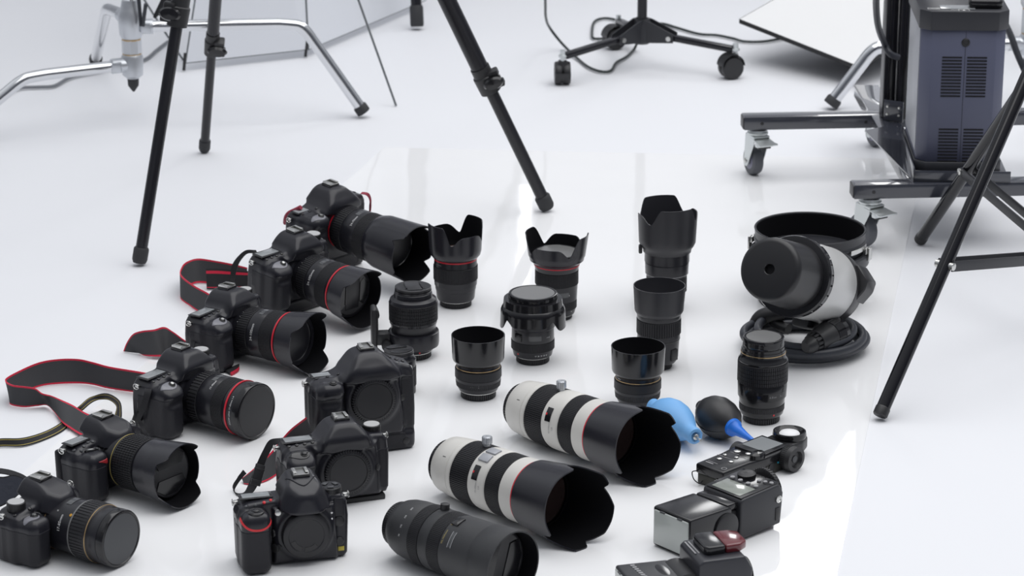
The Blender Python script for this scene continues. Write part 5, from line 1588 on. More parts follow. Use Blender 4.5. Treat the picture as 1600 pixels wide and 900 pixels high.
M = axisM(9, -26, 44); lens_mount(t, 9, -26, 44, M); VW, UP = vang(t, M)
ln = fitted(t, M, [(0, 33), (1, 36), (14, 38), (16, 37.2), (20, 37.2), (62, 37.6), (63, 38.2), (84, 39), (86, 37), (90, 37), (90, 32)])
ribbed('zoom_ring', ln, M, 24, 60, 39.0, 70, 1.0, duty=0.55, bands=7)
ring('gold_ring', ln, M, [(18.4, 36.5), (18.6, 37.8), (19.4, 37.8), (19.6, 36.5)], GOLDINK)
lettering(ln, M, [('AF', 4.0, 38.1, UP - 0.10, 11.5, 0, -1), ('18-105', 3.6, 37.6, UP + 0.3, 11.5, 0, -1)], GOLDINK)
g = G()
hood(g, [(64, 38.4), (65, 39.8), (82, 41.0), (86, 41.8)], flat_petals(math.degrees(UP), 97, 125, 110, 38, 24, 36), lambda z: 41.8 + (z - 86) * 0.10, 86, t=1.5, M=M)
g.build('lens_hood', [HOODM, HOODIN], ln)
pinch_cap(ln, M, 36.6, 98, turn=UP + math.radians(-90), style='nik')
C5 = t
# C6
t = camera_thing('small camera with silver mode dial in the bottom left corner', -0.6235, 3.4374, 57.0, 0.3, 0.0006, 'cameras with lenses')
fn, o = body_angular(129, 98, 40, 9, gz=70, small=True)
sdf_obj('body', fn, (-72, -60, -2), (72, 36, 104), 1.15, BODY, t)
patch('grip', fn, box_reg((-76, -60, 4), (-30, 10, 50)), (-74, -60, 1), (-27, 14, 54), LEATHER, t, off=0.5, step=1.0)
hot_shoe(t, 9, 4, 95.6, w=20)
shutter(t, fn, -46, -33, 72, rx=13, ry=9)
dial(t, -42, 2, 71.5, 12.5, 8, mat('brushed_dial_top', (0.55, 0.55, 0.55), 0.35, 0.2))
for bx, by in ((-56, -8), (-34, -14)):
    q, n = surf(fn, (bx, by, 120), (0, 0, -1)); g = G(); disc_on(g, q, n, [(-0.6, 2.6), (1.0, 2.5), (1.6, 1.7), (1.6, 0)]); g.build('top_button', GLOSS, t)
lug(t, -64, 6, 66); lug(t, 64, 6, 66)
M = axisM(9, -26, 40); lens_mount(t, 9, -26, 40, M); VW, UP = vang(t, M)
ln = fitted(t, M, [(0, 33), (1, 35.5), (3, 36), (40, 37), (46, 38.4), (50, 38.6), (74, 39.4), (77, 38.6), (78, 37.4), (84, 37.4), (86, 38.2), (94, 38.2), (95, 36), (95, 32)])
ring('bronze_mount_ring', ln, M, [(2.4, 34.5), (2.6, 36.6), (3.4, 36.6), (3.6, 35)], GOLD)
ring('silver_ring', ln, M, [(46.5, 37.5), (46.8, 39.2), (49.0, 39.3), (49.4, 38)], mat('grey_band_paint', (0.20, 0.20, 0.20), 0.3, 0.5))
ribbed('zoom_ring', ln, M, 50.5, 73.5, 40.0, 54, 0.9, duty=0.7)
ring('bronze_ring', ln, M, [(75.4, 38), (75.6, 39.4), (76.6, 39.4), (76.8, 38)], GOLD)
scale_window(ln, M, 28, 36.9, UP, 24, 9)
lettering(ln, M, [('17-85mm', 6.0, 36.8, VW + 0.06, 30, 0, -1), ('IS', 3.4, 36.8, VW - 0.35, 20, 0, -1)], WHITEINK)
dot(ln, M, 38.5, UP + 0.75, 44, mat('orange_ink', (0.55, 0.28, 0.02), 0.4), s=2.2)
disc_cap(ln, M, 38.6, 106, depth=11, lug=(VW - 0.2,))
C6 = t

for t in (C1, C2, C3, C4, C5, C6, C7, C8, C9): settle(t, SH + 0.0002)

# ------------------------------------------------------------------ camera straps (parts of their cameras)
def ribbon(name, parent, pairs, mats, cols=(0, .07, .93, 1), colmat=(1, 0, 1), k=8, th=0.0016):
    A = catmull([p[0] for p in pairs], k); B = catmull([p[1] for p in pairs], k)
    n = len(A); m = len(cols)
    nor = []
    for i in range(n):
        t = (A[min(i + 1, n - 1)] + B[min(i + 1, n - 1)] - A[max(i - 1, 0)] - B[max(i - 1, 0)])
        w = B[i] - A[i]
        q = t.cross(w)
        nor.append(q.normalized() if q.length > 1e-12 else (nor[-1] if nor else Vector((0, 0, 1))))
    V, Fc, mi = [], [], []
    for s in (0.5, -0.5):
        for i in range(n):
            for c in cols: V.append(A[i].lerp(B[i], c) + nor[i] * (th * s))
    o = n * m
    for i in range(n - 1):
        for j in range(m - 1):
            a = i * m + j
            Fc.append((a, a + 1, a + m + 1, a + m)); mi.append(colmat[j])
            Fc.append((o + a, o + a + m, o + a + m + 1, o + a + 1)); mi.append(colmat[j])
        for j, cm in ((0, colmat[0]), (m - 1, colmat[-1])):
            a = i * m + j
            Fc.append((a, a + m, o + a + m, o + a)); mi.append(cm)
    for i in (0, n - 1):
        for j in range(m - 1):
            a = i * m + j; Fc.append((a, a + 1, o + a + 1, o + a)); mi.append(colmat[j])
    g = G(); g.add(V, Fc); g.m = mi
    return g.build(name, mats, parent, world=True, sharp=50)
def PR(rows): return [(at(a, b, c), at(d, e, f)) for a, b, c, d, e, f in rows]

s4 = ribbon('strap', C4, PR([(238, 615, .008, 240, 585, .042), (213, 613, .003, 213, 580, .038), (171, 607, .002, 171, 573, .038), (145, 601, .002, 145, 566, .038), (122, 599, .002, 122, 561, .039), (90, 600, .002, 92, 561, .039), (65, 603, .002, 62, 566, .039), (42, 611, .002, 33, 578, .037), (20, 624, .002, 9, 592, .036),
    (17, 632, .002, 18, 601, .035), (37, 636, .002, 40, 604, .035), (58, 634, .003, 55, 607, .033), (74, 633, .004, 66, 615, .026), (86, 645, .0045, 80, 618, .022), (98, 661, .005, 98, 626, .020), (112, 671, .005, 115, 634, .018), (127, 680, .006, 135, 646, .018), (150, 690, .008, 160, 656, .016)]), [FELT, STRAPRED])
w4 = ribbon('strap_webbing', C4, PR([(226, 601, .075, 237, 600, .075), (226, 610, .075, 237, 610, .076), (221, 630, .058, 231, 630, .058), (214, 650, .036, 222, 651, .036), (210, 660, .02, 217, 662, .02)]), [WEBBING], cols=(0, 1), colmat=(0,), th=0.0014)
g = G(); q = at(209, 655, .022); g.box((0.004, 0.006, 0.020), tuple(q), 0.001, rot=(0.2, 0.3, 0.3)); g.build('strap_slider', PLAST, C4, world=True)

ribbon('strap', C5, PR([(-40, 702, .002, -40, 690, .012), (0, 698, .002, 0, 685, .013), (37, 697, .002, 36, 684, .012), (73, 686, .0012, 71, 674, .006), (100, 672, .0012, 96, 660, .0016), (112, 656, .0012, 107, 647, .002), (122, 647, .006, 117, 640, .008), (130, 640, .016, 125, 634, .018), (147, 627, .022, 141, 621, .026), (168, 624, .022, 166, 615, .034), (182, 634, .018, 186, 626, .032), (180, 648, .018, 190, 645, .030), (176, 662, .016, 188, 662, .028)]),
       [WEBBING, STRAPYEL], cols=(0, .14, .2, .8, .86, 1), colmat=(0, 1, 0, 1, 0))
ribbon('strap_webbing', C5, PR([(214, 658, .06, 221, 657, .06), (219, 667, .052, 226, 667, .052), (224, 677, .045, 231, 678, .045), (229, 684, .04, 234, 685, .04)]), [WEBBING], cols=(0, 1), colmat=(0,), th=0.0014)
ribbon('strap_edge', C5, PR([(92, 710, .052, 99, 702, .06), (90, 725, .04, 97, 722, .045), (92, 742, .024, 100, 740, .03), (97, 752, .01, 104, 752, .012)]), [WEBBING], cols=(0, 1), colmat=(0,), th=0.003)

ribbon('strap', C3, PR([(296, 560, .012, 296, 536, .032), (284, 556, .004, 286, 530, .030), (266, 556, .002, 270, 518, .036), (258, 556, .003, 256, 511, .042), (252, 557, .006, 240, 515, .044), (238, 557, .006, 222, 517, .040), (228, 556, .003, 208, 522, .032), (222, 554, .002, 198, 536, .014), (219, 552, .0018, 193, 549, .002)]), [FELT, STRAPRED], cols=(0, .06, .94, 1), colmat=(1, 0, 1))
ribbon('strap_webbing', C3, PR([(352, 580, .004, 362, 585, .004), (362, 575, .004, 372, 579, .004), (374, 570, .004, 374, 575, .004)]), [WEBBING, STRAPRED], cols=(0, .8, 1), colmat=(0, 1), th=0.004)
ribbon('strap_end', C3, PR([(300, 530, .05, 306, 531, .05), (297, 545, .04, 303, 546, .04), (294, 558, .03, 301, 560, .03)]), [WEBBING], cols=(0, 1), colmat=(0,), th=0.002)

ribbon('strap', C2, PR([(325, 497, .004, 345, 473, .022), (311, 488, .002, 325, 458, .034), (297, 478, .002, 303, 446, .036), (283, 467, .002, 283, 430, .038), (286, 455, .002, 284, 418, .038), (297, 446, .002, 292, 409, .038), (312, 442, .002, 310, 404, .039), (340, 445, .002, 340, 408, .039), (366, 450, .002, 366, 413, .039), (386, 452, .004, 386, 418, .038)]), [FELT, STRAPRED])
ribbon('strap_lettered_end', C2, PR([(323, 452, .002, 322, 420, .034), (340, 452, .002, 340, 420, .034), (365, 451, .003, 365, 422, .034), (395, 450, .006, 395, 424, .036)]), [WEBBING, STRAPRED], cols=(0, .07, .11, .24, .76, .90, 1), colmat=(0, 1, 0, 0, 1, 0))
ribbon('strap_webbing', C2, PR([(403, 397, .095, 400, 391, .10), (388, 396, .095, 384, 391, .10), (378, 404, .085, 371, 402, .085), (372, 415, .072, 362, 416, .070), (368, 430, .055, 360, 432, .052), (365, 448, .030, 357, 450, .026)]), [WEBBING], cols=(0, 1), colmat=(0,), th=0.0014)

g = G()
g.tube([at(470, 324, .128), at(462, 328, .122), at(452, 333, .114), at(447, 340, .104), at(446, 348, .09)], 0.0042, 10, smooth=5)
g.build('strap_cord', mat('crimson_braid', (0.30, 0.03, 0.06), 0.7, bump=0.9, bscale=300), C1, world=True)
ribbon('strap_ribbon', C1, PR([(563, 303, .13, 566, 300, .132), (572, 305, .128, 576, 302, .13), (577, 312, .118, 580, 311, .118), (577, 322, .105, 580, 323, .105), (577, 331, .095, 579, 332, .095)]), [_M['crimson_braid']], cols=(0, 1), colmat=(0,), th=0.001)

ribbon('strap', C8, PR([(493, 690, .040, 478, 652, .080), (470, 703, .018, 455, 670, .052), (445, 727, .004, 437, 690, .034), (432, 742, .002, 425, 705, .030), (415, 752, .002, 408, 722, .024), (395, 757, .002, 390, 738, .014), (381, 756, .002, 378, 748, .006)]), [FELT, STRAPRED])
ribbon('strap_webbing', C8, PR([(440, 692, .080, 437, 685, .082), (428, 697, .072, 421, 688, .078), (419, 712, .056, 410, 706, .060), (413, 727, .042, 402, 723, .044), (406, 745, .026, 395, 741, .026), (400, 762, .012, 389, 756, .012), (388, 775, .004, 381, 770, .004), (374, 775, .003, 368, 770, .003), (366, 766, .004, 364, 760, .006), (376, 750, .018, 371, 746, .022), (385, 740, .028, 380, 734, .032)]), [WEBBING], cols=(0, 1), colmat=(0,), th=0.0014)
g = G(); q = at(403, 742, .032)
Mq = Matrix.Translation(q) @ Euler((math.radians(70), math.radians(18), math.radians(5))).to_matrix().to_4x4()
g.box((0.014, 0.030, 0.004), (0, 0, 0.001), 0.001, M=Mq)
g.box((0.015, 0.003, 0.0052), (0, 0.008, 0.001), 0.001, M=Mq); g.box((0.015, 0.003, 0.0052), (0, -0.008, 0.001), 0.001, M=Mq)
g.build('strap_buckle', PLAST, C8, world=True)

ribbon('strap', C6, PR([(-30, 800, .03, -30, 740, .07), (0, 792, .035, 2, 745, .07), (18, 782, .042, 22, 742, .072), (30, 772, .05, 38, 748, .068)]), [mat('navy_quilted_strap', (0.030, 0.034, 0.050), 0.5, bump=0.8, bscale=160), WEBBING], cols=(0, .05, .95, 1), colmat=(1, 0, 1))
ribbon('strap_webbing', C6, PR([(-20, 737, .055, -20, 730, .058), (10, 741, .052, 12, 734, .055), (30, 747, .050, 34, 741, .053), (42, 756, .048, 47, 749, .052)]), [WEBBING], cols=(0, 1), colmat=(0,), th=0.002)

# ------------------------------------------------------------------ rubber blowers
p0, p1 = Vector((0.2076, 3.886, 0.0312)), Vector((0.2704, 3.7595, 0.025))
t = thing('air_blower', 'sky blue rubber air blower with metal nozzle', 'blower', M=frame(p0, p1 - p0))
g = G(); g.lathe(mm([(-2, 0), (-2, 8), (0, 10.5), (7, 11), (11, 10), (17, 14), (26, 21), (38, 26.5), (52, 29.2), (66, 28.8), (80, 25.5), (92, 20.5), (102, 15.5), (108, 12.8), (112, 12.0), (122, 12.4), (126, 11.5), (127, 8), (124, 5), (124, 0)]), 56); g.build('bulb', BLUER, t)
g = G(); g.lathe(mm([(121, 4.6), (128, 4.6), (129, 3.4), (129, 0)]), 20); g.lathe(mm([(128, 2.0), (141, 1.6), (141, 0)]), 14); g.build('nozzle', SILVER, t)
p0, p1 = Vector((0.2775, 3.8800, 0.0325)), Vector((0.3285, 3.7900, 0.026))
t = thing('air_blower', 'black rubber air blower with bright blue nozzle', 'blower', M=frame(p0, p1 - p0))
g = G(); g.lathe(mm([(-3, 0), (-3, 6), (-1, 8), (4, 8), (5, 6.5), (8, 12), (16, 20), (28, 27), (42, 30.5), (56, 30), (68, 26.5), (77, 21), (83, 15), (86, 12), (86, 0)]), 56); b_ = g.build('bulb', BULB, t)
g = G()
for k in range(2):
    a = math.radians(20 + 180 * k)
    pts = [(z * 0.001, r * 0.001) for z, r in [(6, 8), (8, 12.2), (16, 20.2), (28, 27.2), (42, 30.7), (56, 30.2), (68, 26.7), (77, 21.2), (83, 15.2)]]
    g.tube([(r * math.cos(a), r * math.sin(a), z) for z, r in pts], 0.0006, 6, smooth=3)
g.build('mould_seam', BULB, b_)
g = G(); g.lathe(mm([(83, 12.5), (85, 13.5), (90, 13), (92, 10.5), (100, 8), (120, 5), (138, 3.2), (140, 2.2), (140, 0)]), 32); g.build('nozzle', BLUEN, t)

# ------------------------------------------------------------------ light meter
o_ = at(1105, 748, 0.001)
t = thing('light_meter', 'black handheld light meter with grey display and swivel dome head', 'light meter', (0.2745, 3.643, SH + 0.0004), yaw=math.radians(44.5))
def mrb(name, size, loc, r, m, seg=3, par=None):
    g = G(); g.box(size, loc, r, seg=seg); return g.build(name, m, par or t)
# x along the meter (0 = battery end), y to the far side, z up
g = G(); g.prism([(0.0, -0.026), (0.055, -0.0265), (0.088, -0.031), (0.145, -0.031), (0.150, -0.026), (0.150, 0.026), (0.145, 0.031), (0.088, 0.031), (0.055, 0.0265), (0.0, 0.026)], 0.015, M=Matrix.Translation((0, 0, 0.0155)), r=0.0035, seg=3); top = g.build('upper_shell', GLOSS, t)
g = G(); g.prism([(0.002, -0.024), (0.055, -0.0245), (0.088, -0.029), (0.144, -0.029), (0.148, -0.024), (0.148, 0.024), (0.144, 0.029), (0.088, 0.029), (0.055, 0.0245), (0.002, 0.024)], 0.0175, M=Matrix.Translation((0, 0, 0.0)), r=0.003, seg=3); g.build('lower_shell', OLIVE, t)
g = G(); g.box((0.060, 0.052, 0.003), (0.114, 0.001, 0.0312), 0.001); dp = g.build('display_surround', GLOSS, t)
mrb('display', (0.043, 0.040, 0.0012), (0.117, 0.003, 0.0328), 0.0003, LCD, 1, dp)
for (x, y, r) in ((0.074, 0.013, 0.0052), (0.078, -0.004, 0.0042), (0.051, 0.016, 0.0030), (0.055, -0.002, 0.0030), (0.035, 0.012, 0.0040), (0.038, -0.007, 0.0036)):
    g = G(); g.lathe([(0.030, r), (0.0316, r), (0.0322, r * 0.8), (0.0325, 0)], 20, M=Matrix.Translation((x, y, 0))); g.build('button', SILVER, t)
g = G(); g.lathe([(0.030, 0.0100), (0.036, 0.0095), (0.0385, 0.007), (0.039, 0)], 28, M=Matrix.Translation((0.078, -0.0215, 0)) @ Matrix.Diagonal((1.35, 0.9, 1, 1))); g.build('measure_button', GLOSS, t)
g = G()
for (x, y, w, h) in ((0.066, 0.0105, 0.0008, 0.016), (0.045, 0.0100, 0.0008, 0.030), (0.062, -0.008, 0.0008, 0.012), (0.014, 0.012, 0.0022, 0.014), (0.0185, 0.010, 0.0010, 0.018), (0.086, 0.004, 0.0010, 0.010), (0.088, -0.012, 0.0010, 0.010)):
    g.box((w, h, 0.0003), (x, y, 0.0307), 0)
for r_ in (0.0042,): g.lathe([(0.0306, r_), (0.0309, r_), (0.0309, r_ - 0.001), (0.0306, r_ - 0.001)], 20, M=Matrix.Translation((0.012, -0.017, 0)), closed=True)
g.build('printed_marks', GREYINK, t)
g = G(); Tn = Matrix.Translation((0.1575, 0.004, 0)); g.prism([(-0.016, -0.024), (0.020, -0.026), (0.042, -0.016), (0.046, 0.0), (0.040, 0.016), (0.018, 0.024), (-0.016, 0.022)], 0.020, M=Tn @ Matrix.Translation((0, 0, 0.008)), r=0.004, seg=3); hd = g.build('swivel_head', PLAST, t)
g = G(); Tn2 = Matrix.Translation((0.176, 0.003, 0.028)); g.lathe([(0, 0.0235), (0.004, 0.0245), (0.009, 0.0235), (0.0095, 0.0215), (0.0060, 0.0180), (0.0052, 0.0150)], 48, M=Tn2); g.build('dome_collar', GLOSS, hd)
g = G(); g.lathe([(0.0040, 0.0158), (0.0070, 0.0135), (0.0090, 0.0080), (0.0096, 0)], 40, M=Tn2); g.build('white_dome', WHITEBALL, hd)
g = G(); Tk = Matrix.Translation((0.131, -0.0285, 0.0195)) @ Matrix.Rotation(math.radians(90), 4, 'X')
g.lathe([(0, 0.016), (0.004, 0.0185), (0.012, 0.0185)], rib=(40, 0.0006, 0.5), M=Tk); g.lathe([(0.012, 0.0185), (0.020, 0.0178), (0.0205, 0.0125), (0.016, 0.0105), (0.016, 0)], 44, M=Tk); kd = g.build('eyepiece_dial', PLAST, t)
g = G(); g.lathe([(0.0155, 0.0055), (0.0172, 0.0050), (0.0178, 0)], 24, M=Tk); g.build('eyepiece_glass', CAPGREY, kd)
g = G(); g.lathe([(0.0, 0.0070), (0.0016, 0.0065), (0.0018, 0)], 28, M=Matrix.Translation((0.100, -0.0285, 0.011)) @ Matrix.Rotation(math.radians(90), 4, 'X')); g.build('side_button', PLAST, t)
mrb('cyan_mark', (0.003, 0.001, 0.004), (0.1135, -0.0295, 0.0155), 0.0003, CYANINK, 1)
g = G(); g.lathe([(0, 0.0052), (0.002, 0.0058), (0.003, 0.0048), (0.002, 0.0026), (0.001, 0)], 24, M=Matrix.Translation((0.0, -0.0165, 0.0125)) @ Matrix.Rotation(math.radians(-90), 4, 'Y')); g.build('sync_socket', SILVER, t)
g = G(); g.tube([(0.002, 0.022, 0.019), (-0.007, 0.025, 0.019), (-0.009, 0.020, 0.010), (-0.004, 0.014, 0.004), (0.002, 0.014, 0.006)], 0.0008, 8, smooth=5); g.build('wrist_loop', WEBBING, t)
g = G(); g.lathe([(0, 0.016), (0.011, 0.0155), (0.013, 0.012), (0.013, 0)], 32, M=Matrix.Translation((0.098, 0.026, 0.0168)) @ Matrix.Rotation(math.radians(-90), 4, 'X')); g.build('viewfinder', PLAST, t)

# ------------------------------------------------------------------ two flashguns
def flashgun(label, x, y, yaw, kind):
    t = thing('flashgun', label, 'flash', (x, y, SH + 0.0004), yaw=math.radians(yaw), group='flashguns lying on the sheet')
    g = G()
    prof = [(0.0, 0.004), (0.002, 0.0015), (0.079, 0.006), (0.079, 0.052), (0.074, 0.0555), (0.002, 0.0575), (0.0, 0.055)]
    Mx = Matrix(((1, 0, 0, 0), (0, 0, -1, 0.0345), (0, 1, 0, 0), (0, 0, 0, 1)))
    g.prism(prof, 0.069, M=Mx, r=0.0025, seg=3); hd = g.build('flash_head', GLOSS if kind == 'display' else PAINTB, t)
    g = G(); g.box((0.004, 0.064, 0.049), (0.0005, 0, 0.029), 0.0018, seg=3); fw = g.build('flash_window', LENSW, hd)
    g = G()
    for s in (-0.016, 0.016): g.box((0.0044, 0.009, 0.0025), (0.0003, s, 0.0532), 0.0006)
    g.build('window_clips', CAPGREY, fw) if False else g.build('window_clip', CAPGREY, fw)
    g = G()
    for s in (-1, 1): g.lathe([(-0.001, 0.021), (0.0025, 0.021), (0.0035, 0.019), (0.0035, 0)], 40, M=Matrix.Translation((0.068, s * 0.0343, 0.028)) @ Matrix.Rotation(math.radians(-90 * s), 4, 'X'))
    g.box((0.030, 0.060, 0.040), (0.082, 0, 0.027), 0.008, seg=3)
    g.build('swivel_joint', PLAST, t)
    if kind == 'display':
        prof = [(0.094, 0.003), (0.172, 0.006), (0.176, 0.050), (0.168, 0.064), (0.098, 0.0605), (0.094, 0.057)]
        g = G(); g.prism(prof, 0.072, M=Matrix(((1, 0, 0, 0), (0, 0, -1, 0.036), (0, 1, 0, 0), (0, 0, 0, 1))), r=0.003, seg=3); g.build('body', PAINTB, t)
        g = G(); g.box((0.022, 0.060, 0.010), (0.0855, 0.0, 0.052), 0.003); g.build('bounce_card_cover', GLOSS, t)
        sl = math.atan2(0.0035, 0.07)
        T = Matrix.Translation((0.133, 0, 0.0628)) @ Matrix.Rotation(-sl, 4, 'Y')
        g = G(); g.box((0.073, 0.066, 0.002), (0, 0, 0), 0.0009, M=T); cp = g.build('control_panel', GLOSS, t)
        g = G(); g.box((0.030, 0.052, 0.0010), (-0.018, -0.001, 0.0012), 0.0003, M=T); g.build('display', LCDG, cp)
        for k in range(4):
            g = G(); g.lathe([(0, 0.0034), (0.0018, 0.0032), (0.0024, 0)], 16, M=T @ Matrix.Translation((0.004, 0.022 - k * 0.0145, 0.001))); g.build('button', GREYINK, cp)
        for k in range(3):
            g = G(); g.lathe([(0, 0.0030), (0.0018, 0.0028), (0.0024, 0)], 16, M=T @ Matrix.Translation((0.020 + 0.003 * k, -0.012 - k * 0.0085, 0.001))); g.build('button', GREYINK, cp)
        g = G(); Td = T @ Matrix.Translation((0.021, 0.012, 0.001)); g.lathe([(0, 0.0125), (0.004, 0.0125)], rib=(30, 0.0008, 0.5), M=Td); g.lathe([(0.004, 0.0120), (0.0055, 0.0085), (0.0050, 0.006), (0.0065, 0)], 32, M=Td); g.build('select_dial', PLAST, cp)
        g = G(); g.lathe([(0, 0.005), (0.0015, 0.0052), (0.002, 0.0035), (0.0008, 0.0025), (0.0008, 0)], 24, M=Matrix.Translation((0.166, -0.036, 0.043)) @ Matrix.Rotation(math.radians(90), 4, 'X')); g.build('sync_socket', SILVER, t)
        g = G(); g.box((0.008, 0.001, 0.018), (0.165, -0.0362, 0.022), 0.0003); g.build('battery_socket', GLOSS, t)
        g = G(); g.lathe([(0, 0.024), (0.002, 0.029), (0.008, 0.029)], rib=(40, 0.0008, 0.5), M=Matrix.Translation((0.177, 0.004, 0.042)) @ Matrix.Rotation(math.radians(90), 4, 'Y')); g.lathe([(0.008, 0.029), (0.009, 0.026), (0.010, 0.0)], 36, M=Matrix.Translation((0.177, 0.004, 0.042)) @ Matrix.Rotation(math.radians(90), 4, 'Y')); g.build('lock_wheel', PLAST, t)
        g = G(); g.box((0.006, 0.019, 0.018), (0.1895, 0.004, 0.036), 0.001); g.build('hot_foot', SILVER, t)
        g = G(); g.box((0.050, 0.044, 0.010), (0.150, 0.0, 0.0052), 0.003); g.build('assist_window', REDWIN, t)
    else:
        prof = [(0.092, 0.003), (0.166, 0.004), (0.172, 0.060), (0.160, 0.082), (0.100, 0.082), (0.094, 0.076)]
        g = G(); g.prism(prof, 0.074, M=Matrix(((1, 0, 0, 0), (0, 0, -1, 0.037), (0, 1, 0, 0), (0, 0, 0, 1))), r=0.003, seg=3); g.build('body', mat('grey_black_flash_plastic', (0.032, 0.033, 0.040), 0.33, bump=0.05), t)
        g = G(); g.lathe([(-0.027, 0.024), (0.027, 0.024)], 40, M=Matrix.Translation((0.083, 0, 0.036)) @ Matrix.Rotation(math.radians(90), 4, 'X')); g.build('tilt_drum', PLAST, t)
        pts = [(0.108, -0.020), (0.113, -0.026), (0.160, -0.024), (0.172, -0.015), (0.172, 0.015), (0.160, 0.024), (0.113, 0.026), (0.108, 0.020)]
        g = G(); g.prism([p for p in pts if True][:2] + [(0.138, -0.025), (0.138, 0.025)] + pts[-2:], 0.014, M=Matrix.Translation((0, 0.004, 0.081)), r=0.003, seg=3); g.build('sensor_cover', GLOSS, t)
        g = G(); g.prism([(0.1385, -0.025)] + pts[2:6] + [(0.1385, 0.025)], 0.0138, M=Matrix.Translation((0, 0.004, 0.081)), r=0.003, seg=3); g.build('assist_window', REDWIN, t)
        g = G()
        for k in range(9): g.box((0.006, 0.0042, 0.0003), (0.022 + 0.0006 * k, 0.026 - k * 0.0063, 0.0574), 0)
        g.build('head_lettering', GREYINK, hd)
        g = G()
        for x0 in (0.099, 0.104): g.box((0.0022, 0.040, 0.0003), (x0, 0.010, 0.0823), 0)
        g.build('body_lettering', GREYINK, t)
        g = G(); g.lathe([(0, 0.015), (0.001, 0.016), (0.0022, 0.010), (0.0024, 0)], 36, M=Matrix.Translation((0.056, 0.004, 0.0540)) @ Matrix.Diagonal((0.75, 1.7, 1, 1))); g.build('diffuser_grip', GLOSS, hd)
        g = G(); g.lathe([(0, 0.020), (0.002, 0.024), (0.008, 0.024), (0.009, 0)], 36, M=Matrix.Translation((0.171, 0.0, 0.036)) @ Matrix.Rotation(math.radians(90), 4, 'Y')); g.build('lock_wheel', PLAST, t)
        g = G(); g.box((0.016, 0.001, 0.034), (0.140, -0.0372, 0.030), 0.0003); g.build('battery_door', PLAST, t)
    return t
flashgun('black flashgun with display and dial facing up beside the light meter', 0.2095, 3.4175, 41.5, 'display')
flashgun('black flashgun with dark red assist window facing up, at the bottom edge of the picture', 0.1405, 3.2400, 17.5, 'red').scale = (0.93, 0.97, 0.86)

# ------------------------------------------------------------------ metal reflector dish standing open
c_ = at(1262, 470); c_.z = SH
t = thing('flash_reflector', 'round black reflector dish with chrome clips behind the flash head', 'reflector', c_)
g = G(); g.lathe([(0.0003, 0.080), (0.002, 0.083), (0.066, 0.087), (0.068, 0.096), (0.072, 0.099), (0.088, 0.099), (0.091, 0.0965), (0.091, 0.090), (0.084, 0.088), (0.004, 0.078), (0.003, 0)], 96); g.build('lower_ring', PAINTB, t)
g = G(); g.lathe([(0.088, 0.0865), (0.092, 0.0895), (0.104, 0.0905), (0.106, 0.0925), (0.110, 0.0925), (0.112, 0.091), (0.1235, 0.0918), (0.1262, 0.0928), (0.1275, 0.0918), (0.1265, 0.0895), (0.118, 0.0885), (0.020, 0.084), (0.0175, 0)], 96); b_ = g.build('dish', PAINTB, t)
g = G(); g.lathe([(0.1245, 0.0885), (0.018, 0.0835), (0.0178, 0)], 96, cap0=False, cap1=False); g.build('black_lining', HOODIN, b_)
for a in (-28, 152, 62, 242):
    T = Matrix.Rotation(math.radians(a), 4, 'Z')
    g = G(); g.lathe([(0.100, 0.0935), (0.1005, 0.0945), (0.1075, 0.0945), (0.108, 0.0935)], 16, M=T, a0=math.radians(-22), a1=math.radians(12)); 
    g.box((0.004, 0.018, 0.010), (0.0965, 0.013, 0.098), 0.001, M=T); g.box((0.003, 0.014, 0.022), (0.1005, 0.016, 0.092), 0.001, M=T)
    g.build('chrome_clip', SILVER, t)

# ------------------------------------------------------------------ studio flash head lying on its coiled cable
axv = Vector((-0.455, -0.80, 0.38)).normalized()
Fc_ = at(1202, 420, 0.190)
Lh = 0.268
t = thing('studio_flash_head', 'silver studio flash head with black cap lying on its coiled cable', 'flash head', M=frame(Fc_ - axv * Lh, axv))
g = G(); g.lathe([(0.0, 0.0), (0.0, 0.042), (0.004, 0.050), (0.020, 0.0600), (0.050, 0.0622), (0.054, 0.0618)], 72, cap0=False); g.build('rear_housing', PLAST, t)
g = G(); g.lathe([(0.052, 0.0605), (0.054, 0.0614), (0.154, 0.0602), (0.156, 0.0595)], 72); g.build('silver_housing', HEADM, t)
g = G(); g.lathe([(0.154, 0.0590), (0.156, 0.0622), (0.162, 0.0640)], 72, cap1=False); g.lathe([(0.162, 0.0640), (0.172, 0.0640)], rib=(24, 0.0012, 0.8), cap0=False, cap1=False); g.lathe([(0.172, 0.0640), (0.177, 0.0622), (0.178, 0.0550)], 72, cap0=False); rg = g.build('bayonet_ring', GLOSS, t)
upl = t.matrix_basis.to_3x3().transposed() @ Vector((0, 0, 1)); UPH = math.atan2(upl.y, upl.x)
vwl = t.matrix_basis.to_3x3().transposed() @ (Vector((0, 0, CAM_H)) - Fc_); VWH = math.atan2(vwl.y, vwl.x)
rgt = t.matrix_basis.to_3x3().transposed() @ Vector((1, 0, 0)); RTH = math.atan2(rgt.y, rgt.x)
for k, da in enumerate((0.10, -0.30)):
    a = RTH * 0.5 + UPH * 0.5 + da if abs(RTH - UPH) < math.pi else UPH + da
    g = G(); g.box((0.0008, 0.002 + 0.0 * k, 0.010 if k == 0 else 0.003), (0.0643 * math.cos(a), 0.0643 * math.sin(a), 0.167), 0.0002); g.build('index_line', WHITEINK, rg)
g = G()
g.lathe([(0.176, 0.0530), (0.180, 0.0518), (0.258, 0.0495), (0.264, 0.0482), (0.2670, 0.0450), (0.268, 0.0415), (0.268, 0.0088), (0.2672, 0.0080), (0.259, 0.0080), (0.259, 0)], 80); cpn = g.build('protective_cap', mat('satin_black_cap', (0.016, 0.016, 0.018), 0.36, bump=0.05), t)
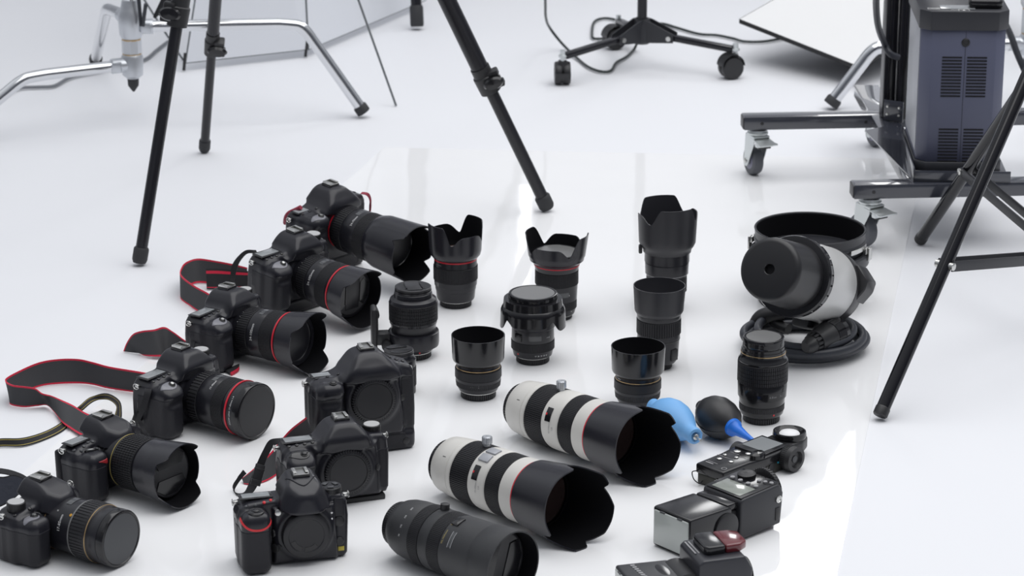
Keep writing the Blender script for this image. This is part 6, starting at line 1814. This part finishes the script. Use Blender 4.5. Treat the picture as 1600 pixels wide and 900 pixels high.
g = G(); g.lathe([(0.2592, 0.0079), (0.2594, 0)], 32); g.build('cap_hole', mat('vent_opening', (0.006, 0.006, 0.008), 0.8), cpn)
# fin and bracket at the rear
ar = RTH
Tf = Matrix.Rotation(ar, 4, 'Z')
g = G(); g.prism([(0.052, -0.03), (0.070, -0.012), (0.076, 0.004), (0.060, 0.03), (0.052, 0.03)], 0.040, M=Tf @ Matrix.Translation((0, 0, 0.004)), r=0.002, seg=1); g.build('rear_fin', PLAST, t)
g = G()
dwn = UPH + math.pi
Tb = Matrix.Rotation(dwn, 4, 'Z')
g.box((0.030, 0.030, 0.050), (0.058, -0.004, 0.075), 0.006, M=Tb)
g.build('stand_socket', PLAST, t)
g = G(); a0_ = at(1192, 478, 0.048); a1_ = at(1183, 512, 0.012)
g.tube([at(1225, 488, 0.045), at(1205, 490, 0.042), at(1188, 497, 0.032), at(1180, 512, 0.014)], 0.013, 14, smooth=5); g.build('stand_arm', PLAST, t, world=True)
g = G(); g.tube([at(1208, 500, 0.030), at(1218, 508, 0.024), at(1232, 514, 0.022)], 0.009, 14, smooth=4); g.build('clamp_screw', PLAST, t, world=True)
# coiled cable
cc = at(1257, 546); 
g = G()
pts = []
rnd = random.Random(4)
turns = 4
N = turns * 20
for i in range(N + 1):
    th = 2 * math.pi * i / 20 + 1.0
    tt = i / N
    rx = 0.092 - 0.006 * math.sin(tt * 9) - (0.012 if tt > 0.75 else 0)
    ry = 0.088 - 0.008 * math.sin(tt * 7)
    pts.append((cc.x + rx * math.cos(th), cc.y + ry * math.sin(th), SH + 0.0072 + 0.0115 * tt * (turns - 1) * (0.82 if tt < .8 else .85)))
last = Vector(pts[-1])
g.tube(pts, 0.0068, 14, smooth=3)
cb = g.build('cable', CABLE, t, world=True)
P0, P1 = at(1262, 541, 0.040), at(1326, 508, 0.046)
ax_ = (P1 - P0).normalized(); Mp = frame(P0, ax_); Lp = (P1 - P0).length
g = G(); Mp = Mp @ Matrix.Diagonal((1.15, 1.15, 1.0, 1)); g.lathe([(-0.006, 0.0068), (0.0, 0.0105), (0.010, 0.0125)], 28, M=Mp); 
g.lathe([(0.010, 0.0135), (0.020, 0.0150)], rib=(14, 0.0025, 0.55), M=Mp); g.lathe([(0.020, 0.0160), (0.050, 0.0195), (0.052, 0.0200), (0.054, 0.0200), (0.055, 0.0190)], 36, M=Mp)
pl = g.build('plug', PLAST, t, world=True)
g = G(); g.lathe([(0.055, 0.0205), (0.074, 0.0210)], rib=(12, 0.0012, 0.75), M=Mp); g.lathe([(0.074, 0.0205), (0.084, 0.0195), (0.086, 0.0165), (0.080, 0.015), (0.080, 0)], 36, M=Mp); g.build('plug_collar', GLOSS, pl, world=True)
g = G()
for k in range(6):
    a = 2 * math.pi * k / 6; g.lathe([(0.079, 0.0016), (0.087, 0.0014), (0.0875, 0)], 8, M=Mp @ Matrix.Translation((0.009 * math.cos(a), 0.009 * math.sin(a), 0)))
g.build('plug_pin', SILVER, pl, world=True)

for o in list(bpy.data.objects):
    if o.parent is None and o.get('category') in ('blower', 'flash', 'light meter', 'flash head', 'reflector') and o.name != 'reflector_panel': settle(o, SH + 0.0002)
    if o.parent is None and o.name.startswith('telephoto_lens'): settle(o, SH + 0.0002)
